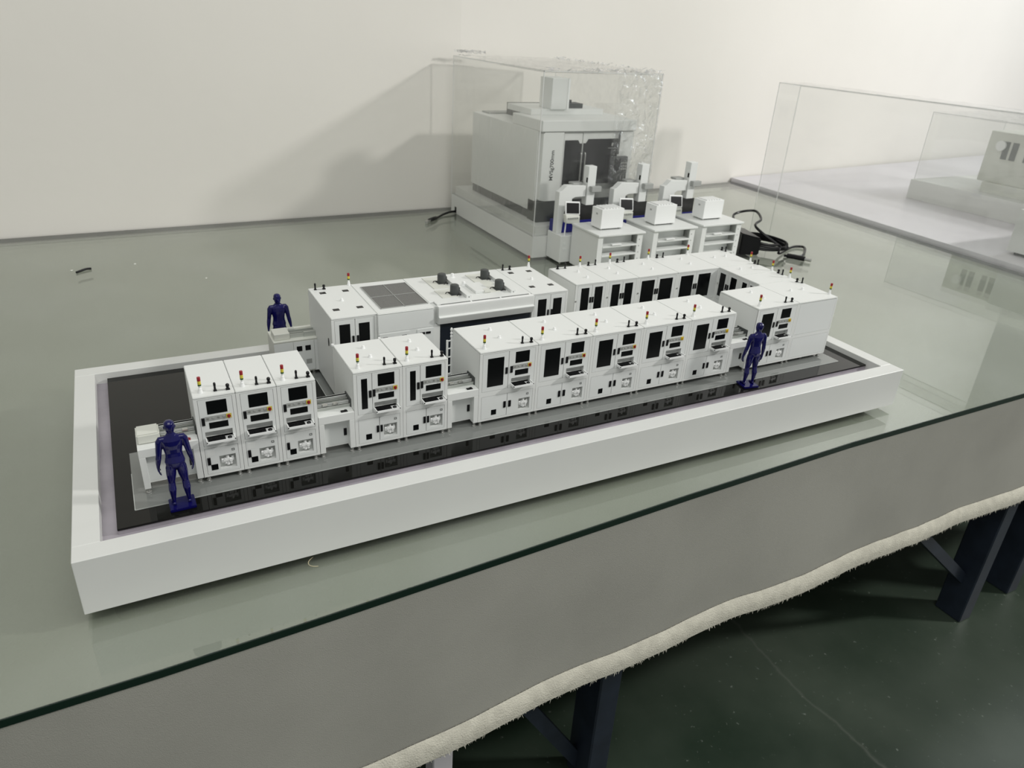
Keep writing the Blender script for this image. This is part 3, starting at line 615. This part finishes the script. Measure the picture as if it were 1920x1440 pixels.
# ------------------------------------------------------------------ figures
def loft(secs, n=16):
    """secs: (center xyz, rx, ry, axis) rings -> closed tube"""
    mb = MB(); cs = [Vector(s[0]) for s in secs]
    for i, s in enumerate(secs):
        d = (cs[min(i + 1, len(cs) - 1)] - cs[max(i - 1, 0)]).normalized(); u = Vector((0, 1, 0)).cross(d)
        u = u.normalized() if u.length > .1 else Vector((1, 0, 0)); v = d.cross(u).normalized()
        for j in range(n): t = 2 * PI * j / n; mb.v.append(tuple(cs[i] + u * math.cos(t) * s[1] + v * math.sin(t) * s[2]))
    for i in range(len(secs) - 1):
        for j in range(n): mb.f.append((i * n + j, i * n + (j + 1) % n, (i + 1) * n + (j + 1) % n, (i + 1) * n + j))
    mb.f.append(tuple(reversed(range(n)))); mb.f.append(tuple((len(secs) - 1) * n + j for j in range(n)))
    return mb
def figure_mesh(h):
    parts = []
    parts.append(loft([((0, .0, .455), .060, .048), ((0, 0, .48), .092, .064), ((0, -.004, .53), .100, .068), ((0, .0, .585), .088, .056), ((0, .004, .63), .084, .054), ((0, .006, .68), .093, .060), ((0, .004, .735), .104, .066), ((0, .0, .785), .116, .060), ((0, -.002, .815), .098, .046), ((0, -.002, .838), .052, .040), ((0, .0, .86), .036, .037), ((0, .004, .885), .035, .036)]))
    parts.append(loft([((0, .012, .850), .018, .020), ((0, .012, .862), .034, .037), ((0, .010, .88), .043, .048), ((0, .006, .915), .050, .057), ((0, .002, .95), .052, .059), ((0, 0, .975), .048, .054), ((0, 0, .992), .033, .037), ((0, 0, .999), .012, .014)]))
    parts.append(loft([((0, .054, .935), .004, .004), ((0, .065, .916), .006, .008), ((0, .057, .900), .008, .006)], 8))       # nose
    parts.append(loft([((-.016, .052, .882), .002, .003), ((0, .058, .882), .004, .004), ((.016, .052, .882), .002, .003)], 8))  # mouth
    for s in (-1, 1):
        parts.append(loft([((s * .051, 0, .938), .004, .007), ((s * .056, 0, .925), .005, .010), ((s * .051, 0, .905), .003, .006)], 8))   # ear
        parts.append(loft([((s * .040, 0, .50), .050, .058), ((s * .050, .002, .45), .052, .058), ((s * .056, .004, .38), .050, .054), ((s * .062, .004, .31), .040, .043), ((s * .065, .006, .275), .036, .038), ((s * .067, -.002, .235), .036, .038), ((s * .069, -.010, .195), .039, .044), ((s * .071, -.008, .13), .030, .032), ((s * .073, -.004, .07), .022, .024), ((s * .074, -.002, .035), .020, .024), ((s * .074, -.002, .012), .019, .028)]))
        parts.append(loft([((s * .073, -.034, .016), .016, .013), ((s * .074, -.010, .022), .020, .020), ((s * .078, .030, .020), .022, .016), ((s * .082, .062, .014), .022, .011), ((s * .083, .082, .010), .014, .007)]))
        parts.append(loft([((s * .075, -.002, .800), .030, .036), ((s * .103, -.002, .797), .035, .037), ((s * .118, -.002, .772), .036, .037), ((s * .126, 0, .72), .033, .035), ((s * .134, 0, .67), .031, .033), ((s * .141, -.002, .625), .028, .029), ((s * .149, .004, .58), .029, .031), ((s * .157, .012, .53), .025, .026), ((s * .163, .020, .485), .018, .021), ((s * .165, .024, .462), .016, .023)]))
        parts.append(loft([((s * .168, .022, .470), .011, .016), ((s * .167, .026, .448), .012, .023), ((s * .164, .028, .420), .011, .024), ((s * .162, .028, .412), .007, .020)], 12))  # palm
        for k, (dy, ln) in enumerate(((.048, .042), (.034, .050), (.020, .047), (.007, .037))):
            parts.append(loft([((s * .163, dy, .422), .0068, .0068), ((s * .160, dy + .002, .416 - ln * .45), .0064, .0064), ((s * .152, dy + .003, .414 - ln * .80), .0060, .0058), ((s * .144, dy + .003, .414 - ln), .0048, .0045)], 8))
        parts.append(loft([((s * .165, .044, .452), .008, .008), ((s * .158, .060, .436), .008, .0075), ((s * .150, .066, .414), .0065, .006), ((s * .146, .066, .402), .0045, .0045)], 8))  # thumb
    bm = bmesh.new()
    for p in parts:
        k = [bm.verts.new(v) for v in p.v]
        for f in p.f: bm.faces.new([k[i] for i in f])
    bmesh.ops.recalc_face_normals(bm, faces=bm.faces); bmesh.ops.scale(bm, vec=(h, h, h), verts=bm.verts)
    me = bpy.data.meshes.new('body'); bm.to_mesh(me); bm.free()
    o = bpy.data.objects.new('body_tmp', me); C.objects.link(o)
    rm = o.modifiers.new('r', 'REMESH'); rm.mode = 'VOXEL'; rm.voxel_size = .00048; rm.use_smooth_shade = True
    sm = o.modifiers.new('s', 'SMOOTH'); sm.factor = .5; sm.iterations = 5
    ev = o.evaluated_get(bpy.context.evaluated_depsgraph_get()); out = bpy.data.meshes.new_from_object(ev)
    bpy.data.objects.remove(o); out.name = 'body'; out.materials.clear(); out.materials.append(BLUE)
    for p in out.polygons: p.use_smooth = True
    return out
FIG = figure_mesh(.1272)
def figure(label, x, y, z, rz):
    r = thing('person_figure', label, 'figurine', (x, y, z), rz, 'glossy blue figurines')
    link('body', FIG, r, (0, 0, .0036)); link('stand', shared('stand', lambda: MB().box(-.0163, .0163, -.0150, .0150, 0, .0040).mesh('stand', BLUE, .0009, 2)), r)
figure('glossy blue human figurine standing at the left end, back to the viewer', .1297, .0872, zd, 0.02)
figure('glossy blue human figurine standing near the right end before the last conveyor', 1.1475, .0820, zd, -0.18)
figure('glossy blue human figurine at the back, behind the loading table, facing the viewer', .3520, .5180, zd, PI)

# ------------------------------------------------------------------ measuring machines and their desks
def cmm(label, x0, dx=0):
    r = thing('measuring_machine', label, 'measuring machine', (x0, 1.1129, TZ), 0, 'C-arm measuring machines behind the desks'); z = lambda a: a - TZ
    MB().box(0, .145, 0, .083, .006, z(.0795)).build('pedestal', WH2, r, bevel=.001)
    for x, y in ((.01, .01), (.135, .01), (.01, .073), (.135, .073)): foot(r, x, y, .006)
    for zz in (.030, .048): MB().box(.010, .022, -.0008, .0004, z(zz), z(zz) + .009).build('socket', WPANEL, r, bevel=.0004)
    MB().box(.004, .145, .036, .0828, z(.0795), z(.1170)).build('blue_base', BLUEM, r, bevel=.001)
    MB().box(.052, .144, .036, .0826, z(.1170), z(.1640)).build('granite_block', GRAN, r, bevel=.001)
    MB().prism([(.003, z(.0795)), (.022, z(.0795)), (.027, z(.150)), (.052, z(.165)), (.052, z(.187)), (.062, z(.1915)), (.100, z(.1925)), (.100, z(.226)), (.030, z(.2285)), (.012, z(.2130)), (.003, z(.2100))], .035, .060).build('c_frame', WH2, r, bevel=.001)
    MB().box(.104, .134, .034, .062, z(.1640), z(.2850)).build('ram', WH2, r, bevel=.001)
    MB().box(.112, .148, .018, .034, z(.2080), z(.2250)).build('carriage', GRY, r, bevel=.001)
    MB().box(.060, .098, .050, .080, z(.2260), z(.2330)).build('cable_box', GRY, r, bevel=.002)
    MB().box(.104, .1038 + .001, .036, .044, z(.235), z(.250)).build('slot', DGR, r)
    ps = MB().cyl((.016, .006, z(.0795)), (.022, .012, z(.125)), .0022).build('console_post', WBRIGHT, r)
    scn = MB().quad8([(.0, -.002, .0), (.054, -.002, -.004), (.054, .003, -.004), (.0, .003, 0), (.003, .010, .038), (.058, .010, .034), (.058, .015, .034), (.003, .015, .038)]).build('monitor', WBRIGHT, r, bevel=.001); scn.location = (.010, .002, z(.1480))
    sg = MB().quad8([(.0045, -.0027, .004), (.0500, -.0027, .0005), (.0500, -.001, .0005), (.0045, -.001, .004), (.0070, .0086, .0340), (.0535, .0086, .0305), (.0535, .0100, .0305), (.0070, .0100, .0340)]).build('screen', BLKG, scn)
    cp = MB().quad8([(.010, -.010, z(.122)), (.060, -.010, z(.117)), (.060, .010, z(.117)), (.010, .010, z(.122)), (.008, -.004, z(.148)), (.062, -.004, z(.143)), (.062, .012, z(.143)), (.008, .012, z(.148))]).build('control_panel', CREAM, r, bevel=.002)
    for i in range(5): MB().box(.016 + i * .008, .021 + i * .008, -.0085, -.0060, z(.134), z(.138)).build('key', GRY, cp)
    return r
cmm('white C-arm measuring machine nearest the acrylic case, monitor fully visible', 1.3378)
cmm('white C-arm measuring machine in the middle, behind the second desk', 1.5440)
cmm('white C-arm measuring machine farthest right, behind the third desk', 1.7480)
def desk(label, x0, y0, w_=.165):
    r = thing('cabinet_desk', label, 'model desk', (x0, y0, TZ), 0, 'white drawer desks before the measuring machines'); z = .134; dp = .148
    MB().box(-.003, w_ + .006, -.006, dp, z - .006, z).build('desk_top', WH2, r, bevel=.001)
    MB().box(0, .005, 0, dp, .006, z - .006).build('side_panel', WH2, r); MB().box(w_ - .005, w_, 0, dp, .006, z - .006).build('side_panel', WH2, r)
    MB().box(.005, w_ - .005, dp - .004, dp, .006, z - .006).build('back_panel', WH2, r)
    MB().box(.005, .018, 0, .004, .006, z - .006).build('post', WH2, r); MB().box(w_ - .020, w_ - .005, 0, .004, .006, z - .006).build('post', WH2, r)
    for i in range(5): MB().cyl((w_ - .012, -.001, .030 + i * .020), (w_ - .012, .0005, .030 + i * .020), .0016, n=8).build('rivet', GRY, r)
    MB().box(.018, w_ - .020, .030, .034, .010, z - .008).build('inner_panel', WPANEL, r)
    for zz in (.030, .064, .092): MB().box(.018, w_ - .020, -.001, .030, zz, zz + .005).build('shelf', WH2, r, bevel=.0005)
    MB().box(.050, .085, -.004, .006, .098, .103).build('drawer_pull', WBRIGHT, r, bevel=.001)
    for x, y in ((.01, .01), (w_ - .01, .01), (.01, dp - .01), (w_ - .01, dp - .01)): foot(r, x, y, .006)
    return r
desk('white drawer desk with white chest on top, nearest the acrylic case', 1.3720, .9560)
desk('white drawer desk with white chest on top, middle of the three', 1.5820, .9600)
desk('white drawer desk with white chest on top, beside the coiled black cable', 1.7850, .9680, .168)
def chest(label, x0, y0):
    r = thing('ribbed_chest', label, 'model cabinet', (x0, y0, .122), 0, 'white ribbed chests on the desks')
    for x in (.004, .074): MB().box(x, x + .005, .004, .050, 0, .005).build('runner', GRY, r)
    MB().box(0, .082, 0, .054, .005, .064).build('body', WBRIGHT, r, bevel=.0008)
    for i in range(6): MB().box(.010 + i * .011, .0175 + i * .011, .004, .050, .064, .0670).build('rib', WBRIGHT, r, bevel=.0006)
    MB().box(-.0006, .001, .022, .030, .045, .050).build('latch', GRY, r)
chest('white ribbed chest on the desk nearest the acrylic case', 1.4045, .9980)
chest('white ribbed chest on the middle desk', 1.6105, 1.0000)
chest('white ribbed chest on the desk beside the coiled cable', 1.8220, 1.0160)

# ------------------------------------------------------------------ acrylic case with the machining centre
cx0, cx1, cy0, cy1 = 1.286, 1.722, 1.199, 1.868
r = thing('case_base', 'white block base under the tall film-wrapped acrylic case', 'display base', (cx0, cy0, TZ)); zb = .058 - TZ
MB().box(0, cx1 - cx0, 0, cy1 - cy0, 0, zb).build('block', WH, r, bevel=.0008)
MB().box(.012, cx1 - cx0 - .012, .012, cy1 - cy0 - .012, zb, .0885 - TZ).build('raised_platform', WH, r, bevel=.0008)
MB().box(-.0006, .004, cy1 - cy0 - .052, cy1 - cy0 - .036, .002, .026).build('cable_hole', BLK, r)
def acrylic_case(label, x0, x1, y0, y1, z0, z1, name='acrylic_cover', th=.005, edge=ACED):
    r = thing(name, label, 'acrylic case', (x0, y0, z0)); w_, d, h = x1 - x0, y1 - y0, z1 - z0
    for a in ((0, w_, 0, th, 0, h - th), (0, w_, d - th, d, 0, h - th), (0, th, th, d - th, 0, h - th), (w_ - th, w_, th, d - th, 0, h - th), (0, w_, 0, d, h - th, h)):
        MB().box(*a).build('acrylic_panel', ACR, r)
    e = .0022
    for x, y in ((0, 0), (w_, 0), (0, d), (w_, d)): MB().box(x - e / 2, x + e / 2, y - e / 2, y + e / 2, 0, h).build('polished_edge', edge, r)
    for x0_, x1_, y0_, y1_ in ((0, w_, 0, 0), (0, w_, d, d), (0, 0, 0, d), (w_, w_, 0, d)): MB().box(x0_ - e / 2, x1_ + e / 2, y0_ - e / 2, y1_ + e / 2, h - e, h).build('polished_edge', edge, r)
    return r
acrylic_case('tall clear acrylic cover over the machining centre, wrapped in stretch film', cx0, cx1, cy0, cy1, .058, .555)
# stretch film
def film_mesh(x0, x1, y0, y1, z0, z1, amp, n=44, m=None, seed=0, side=False):
    mb = MB()
    def face(o, u, v, nu, nv, nrm, a):
        k = len(mb.v)
        for i in range(nu + 1):
            for j in range(nv + 1):
                p = Vector(o) + Vector(u) * (i / nu) + Vector(v) * (j / nv)
                e = min(i, nu - i, j, nv - j); s_ = 0 if e == 0 else 1
                f_ = noise.fractal(p * 14 + Vector((seed, 0, 0)), .8, 2.1, 4) * a * s_
                mb.v.append(tuple(p + Vector(nrm) * (abs(f_) + .0005)))
        for i in range(nu):
            for j in range(nv): q = k + i * (nv + 1) + j; mb.f.append((q, q + 1, q + nv + 2, q + nv + 1))
    W_, D_, H_ = x1 - x0, y1 - y0, z1 - z0
    face((x0, y0, z0), (W_, 0, 0), (0, 0, H_), n, n, (0, -1, 0), amp[0])
    face((x0, y1, z0), (0, -D_, 0), (0, 0, H_), n, n, (-1, 0, 0), amp[1])
    face((x0, y0, z1), (W_, 0, 0), (0, D_, 0), n, n, (0, 0, 1), amp[3])
    if side:
        mb = MB(); face((x1, y0, z0), (0, D_, 0), (0, 0, H_), n, n, (1, 0, 0), amp[2]); face((x0 + W_ * .60, y0 - .004, z0), (W_ * .40, 0, 0), (0, 0, H_), n, n, (0, -1, 0), amp[2] * .7)
    me = mb.mesh('stretch_film', m, smooth=False)
    for p in me.polygons: p.use_smooth = True
    return me
fo = link('stretch_film', film_mesh(cx0 - .002, cx1 + .002, cy0 - .002, cy1 + .001, .070, .557, (.004, .002, .010, .006), 60, FILMF)); tag(fo, 'crinkled clear stretch film wrapped around the tall acrylic case', 'stretch film')
fs = link('crinkled_side', film_mesh(cx0 - .002, cx1 + .002, cy0 - .002, cy1 + .001, .070, .557, (.004, .002, .010, .006), 60, FILM, side=True), fo)
bun = MB()
for i in range(60):      # gathered film along the top edges
    for (ax, ay, bx_, by_) in ((cx0, cy0, cx1, cy0), (cx1, cy0, cx1, cy1), (cx0, cy1, cx0 + .12, cy1)):
        t_ = random.random(); px = ax + (bx_ - ax) * t_; py = ay + (by_ - ay) * t_; k = len(bun.v)
        for q in range(4): bun.v.append((px + random.uniform(-.014, .014), py + random.uniform(-.010, .010), .557 + random.uniform(-.004, .011) + (.010 if by_ == ay and ay == cy1 else 0)))
        bun.f += [(k, k + 1, k + 2), (k + 1, k + 3, k + 2)]
bo = bun.build('gathered_film', FILMG); bo.parent = fo; tag(bo, kind='stuff')

r = thing('machining_centre', 'white machining-centre model with dark sliding doors inside the tall acrylic case', 'model machine', (1.326, 1.260, .0885)); z = lambda a: a - .0885
ww, dp = .362, .515
MB().box(.006, ww - .004, .010, dp - .004, 0, z(.1180)).build('dark_plinth', DGR, r, bevel=.001)
MB().box(.0, ww, -.002, .060, 0, z(.1550)).prism([(0, z(.155)), (ww, z(.155)), (ww, z(.156)), (0, z(.156))], 0, .01).build('front_plinth', DGR, r, bevel=.001)
MB().box(0, ww, .022, dp, z(.1180), z(.3740)).build('body', WH2, r, bevel=.0015)
MB().box(0, ww, .022, .200, z(.3740), z(.4080)).build('front_hood', WH2, r, bevel=.002)
MB().box(.030, ww - .05, .130, .300, z(.4080), z(.4270)).build('roof_box', WH2, r, bevel=.001)
MB().box(.10, ww - .06, .300, .440, z(.374), z(.4150)).build('rear_housing', DGR, r, bevel=.001)
MB().box(.03, .14, .440, .500, z(.374), z(.379)).build('roof_recess', GRY, r)
MB().box(0, ww, -.004, .024, z(.3740), z(.4080)).build('fascia', WH2, r, bevel=.002)
MB().prism([(.008, z(.160)), (.026, z(.1560)), (.085, z(.1560)), (.085, z(.3720)), (.014, z(.3720)), (.008, z(.366))], .0, .024).build('side_pillar', WH2, r, bevel=.001)
MB().box(.085, ww - .004, .006, .022, z(.1560), z(.2030)).build('lower_apron', GRY, r, bevel=.001)
MB().box(.300, ww - .002, .004, .022, z(.203), z(.372)).build('side_pillar', WH2, r, bevel=.001)
dl = MB().box(.088, .160, .008, .022, z(.2030), z(.3730)).build('sliding_door', WH2, r, bevel=.0008); dr = MB().box(.1625, .300, .008, .022, z(.2030), z(.3730)).build('sliding_door', WH2, r, bevel=.0008)
MB().prism([(.094, z(.205)), (.1585, z(.205)), (.1585, z(.3355)), (.1500, z(.3355)), (.1430, z(.3460)), (.094, z(.3460))], .0066, .009).build('door_window', BLKG, dl)
MB().prism([(.1645, z(.205)), (.316, z(.205)), (.3005, z(.3490)), (.1830, z(.3490)), (.1740, z(.3360)), (.1645, z(.3360))], .0060, .009).build('door_window', BLKG, dr)
for x, d in ((.1555, dl), (.1705, dr)):
    tube([(x, .007, z(.214)), (x, .000, z(.218)), (x, .000, z(.260)), (x, .000, z(.302)), (x, .007, z(.306))], .0024, 8).build('door_handle', STL, d, smooth=True)
MB().box(.0855, .0880, .004, .010, z(.158), z(.374)).build('door_trim', STL, r)
MB().box(.088, .300, .004, .010, z(.3700), z(.3735)).build('door_track', GRY, r)
pnl = MB().box(.270, .330, -.020, -.004, z(.2050), z(.2950)).build('operator_panel', DGR, r, bevel=.002)
MB().box(.276, .300, -.0212, -.0195, z(.250), z(.288)).build('screen', BLKG, pnl); 
for i in range(3):
    for j in range(3): MB().box(.304 + i * .008, .309 + i * .008, -.0215, -.0195, z(.252) + j * .010, z(.257) + j * .010).build('key', STL, pnl)
MB().cyl((.300, 0, z(.30)), (.300, .0, z(.376)), .003).build('panel_arm', DGR, r)
MB().box(.098, .165, .120, .200, z(.4270), z(.5220)).build('spindle_tower', WH2, r, bevel=.001); MB().box(.158, .1655, .1185, .122, z(.4270), z(.5220)).build('spindle_trim', WBRIGHT, r)
MB().box(.185, .240, .150, .200, z(.4270), z(.4420)).cyl((.20, .17, z(.442)), (.20, .17, z(.4520)), .006).build('cable_carrier', DGR, r)
def text(body, size, mt, parent, name='lettering', depth=.0003):
    cu = bpy.data.curves.new(name, 'FONT'); cu.body = body; cu.size = size; cu.extrude = depth; cu.offset = .0002; cu.align_x = 'LEFT'
    cu.materials.append(mt); tmp = bpy.data.objects.new('t', cu); C.objects.link(tmp)
    me = bpy.data.meshes.new_from_object(tmp.evaluated_get(bpy.context.evaluated_depsgraph_get())); bpy.data.objects.remove(tmp); me.name = name
    return link(name, me, parent)
tx = text('MVSg700mm', .0180, DGR, r); tx.matrix_local = Matrix.Translation((.0520, -.0005, z(.2220))) @ Matrix.Rotation(PI / 2, 4, 'X') @ Matrix.Rotation(PI / 2, 4, 'Z')
em = MB().prism([(0, 0), (.0050, 0), (.0075, .0095), (.0010, .0100)], -.001, .001).build('emblem', GRY, r); em.location = (.2740, .0052, z(.3260))
MB().box(.262, .292, .0045, .0065, z(.3180), z(.3205)).build('emblem_caption', MGR, r)

# USB cable
cb = thing('usb_cable', 'short black cable with metal plug coming out of the case base', 'cable', (0, 0, TZ))
tube([(1.287, 1.825, .008), (1.262, 1.818, .009), (1.225, 1.800, .006), (1.195, 1.775, .004), (1.172, 1.752, .004)], .0042, 8).build('cord', BLK, cb, smooth=True)
tube([(1.176, 1.756, .005), (1.160, 1.742, .007), (1.142, 1.728, .007), (1.132, 1.718, .007)], .0075, 8).build('plug_grip', BLK, cb, smooth=True)
MB().quad8([(1.138, 1.714, .002), (1.118, 1.694, .002), (1.110, 1.702, .002), (1.130, 1.722, .002), (1.138, 1.714, .011), (1.118, 1.694, .011), (1.110, 1.702, .011), (1.130, 1.722, .011)]).build('plug', STL, cb)

# power adapter and coiled cable
pa = thing('power_adapter', 'black power brick with its coiled cable right of the desks', 'power adapter', (0, 0, TZ))
MB().quad8([(2.02, 1.02, 0), (2.085, .99, 0), (2.13, 1.12, 0), (2.065, 1.15, 0), (2.02, 1.02, .075), (2.085, .99, .060), (2.13, 1.12, .060), (2.065, 1.15, .075)]).build('brick', BLK, pa, bevel=.004, seg=2)
def loops(c, n_, ra, rb, tilt, h0, seed):
    rnd = random.Random(seed); pts = []
    for i in range(n_ * 10):
        t_ = 2 * PI * i / 10; k = 1 + rnd.uniform(-.12, .12)
        pts.append((c[0] + ra * k * math.cos(t_) * math.cos(tilt) - rb * k * math.sin(t_) * math.sin(tilt), c[1] + ra * k * math.cos(t_) * math.sin(tilt) + rb * k * math.sin(t_) * math.cos(tilt), h0 + .012 * (1 + math.sin(t_ * .5 + i * .3)) + i * .0006))
    return pts
pts = [(2.08, 1.10, .066), (2.16, 1.22, .085), (2.24, 1.20, .10), (2.20, 1.12, .09), (2.12, 1.06, .08)] + loops((2.13, 1.02), 4, .075, .030, -.9, .012, 3) + [(2.15, .96, .01), (2.28, 1.02, .006), (2.32, 1.00, .006), (2.22, .92, .006), (2.16, .945, .006)]
tube(pts, .0046, 7).build('cable', BLK, pa, smooth=True)
tube([(2.165, .935, .008), (2.175, .915, .009), (2.185, .895, .009), (2.192, .880, .009)], .0085, 8).build('plug_grip', BLK, pa, smooth=True)
MB().cyl((2.192, .880, .009), (2.202, .861, .009), .0055).build('barrel_plug', STL, pa)

# ------------------------------------------------------------------ right-hand acrylic cover and the cases beyond
acrylic_case('long empty acrylic cover standing on the glass at the right', 2.729, 2.858, .03, 1.668, TZ, .505, 'acrylic_cover', .006)
f2 = link('stretch_film', film_mesh(2.727, 2.860, .03, 1.670, .02, .507, (.001, .002, .001, .004), 50, FILM2, 5)); tag(f2, 'taut clear film over the long acrylic cover at the right', 'stretch film')
r = thing('case_base', 'white block base behind the long acrylic cover on the side table', 'display base', (3.57, .30, .004))
MB().box(0, .62, 0, 1.21, .0, .090).build('block', WH, r, bevel=.001)
acrylic_case('smaller acrylic case on the white base beyond the long cover', 3.58, 4.18, .32, 1.500, .094, .405, 'acrylic_cover', .006)
f3 = link('stretch_film', film_mesh(3.578, 4.182, .318, 1.502, .10, .407, (.001, .003, .001, .006), 40, FILM2, 9)); tag(f3, 'clear film wrapped over the smaller acrylic case', 'stretch film')
r = thing('block_model', 'pale boxy machine model with dark window pairs inside the smaller acrylic case', 'model machine', (3.66, .45, .094))
MB().box(0, .36, 0, .80, .045, .262).build('body', CREAM, r, bevel=.002); MB().box(-.02, .40, -.02, .76, .0, .045).build('plinth', CREAM, r, bevel=.001)
for y in (.70, .60, .50, .40): 
    for dy in (0, .038): MB().box(-.002, .003, y - dy, y - dy + .026, .150, .225).build('window', MGR, r)
MB().cyl((-.012, .735, .205), (.0, .735, .205), .022).build('dial', WBRIGHT, r)
r = thing('case_base', 'white block base at the right edge of the frame on the side table', 'display base', (3.02, .02, .004)); MB().box(0, .45, 0, .66, .012, .165).build('block', WH, r, bevel=.001)
MB().box(.02, .43, .02, .64, 0, .012).build('painted_shadow_block', DGR, r)  # dark grey box stands in for the shadow under the block

# ------------------------------------------------------------------ crumbs on the glass
th_ = tube([(.281, .010, .0012), (.274, .004, .0012), (.272, -.003, .0012), (.276, -.009, .0012), (.283, -.012, .0012)], .0006, 6).build('thread', STRW); th_.location = (0, 0, TZ); tag(th_, 'curled straw-coloured thread on the glass before the display base', 'thread')
sl = tube([(-.018, 1.448, .003), (-.008, 1.460, .003), (.006, 1.470, .004), (.018, 1.474, .003)], .0032, 6).build('dark_sliver', BLK); sl.location = (0, 0, TZ); tag(sl, 'dark sliver lying on the glass at the far left', 'sliver')
for i, (x, y, s_, lb) in enumerate(((-.03, 1.475, .004, 'white crumb beside the dark sliver'), (.13, 1.49, .004, 'pale crumb on the glass right of the dark sliver'), (.30, 1.30, .003, 'white crumb on the glass, middle left'), (.475, .645, .004, 'white crumb behind the rear blue figurine'), (1.97, -.035, .004, 'white crumb near the front edge at the right'))):
    bm = bmesh.new(); bmesh.ops.create_icosphere(bm, subdivisions=1, radius=s_); me = bpy.data.meshes.new('crumb')
    for v in bm.verts: v.co.z *= .4; v.co *= 1 + random.uniform(-.25, .25)
    bm.to_mesh(me); bm.free(); me.materials.append(LENS); o = link('crumb', me, None, (x, y, TZ + s_ * .4)); tag(o, lb, 'crumb')
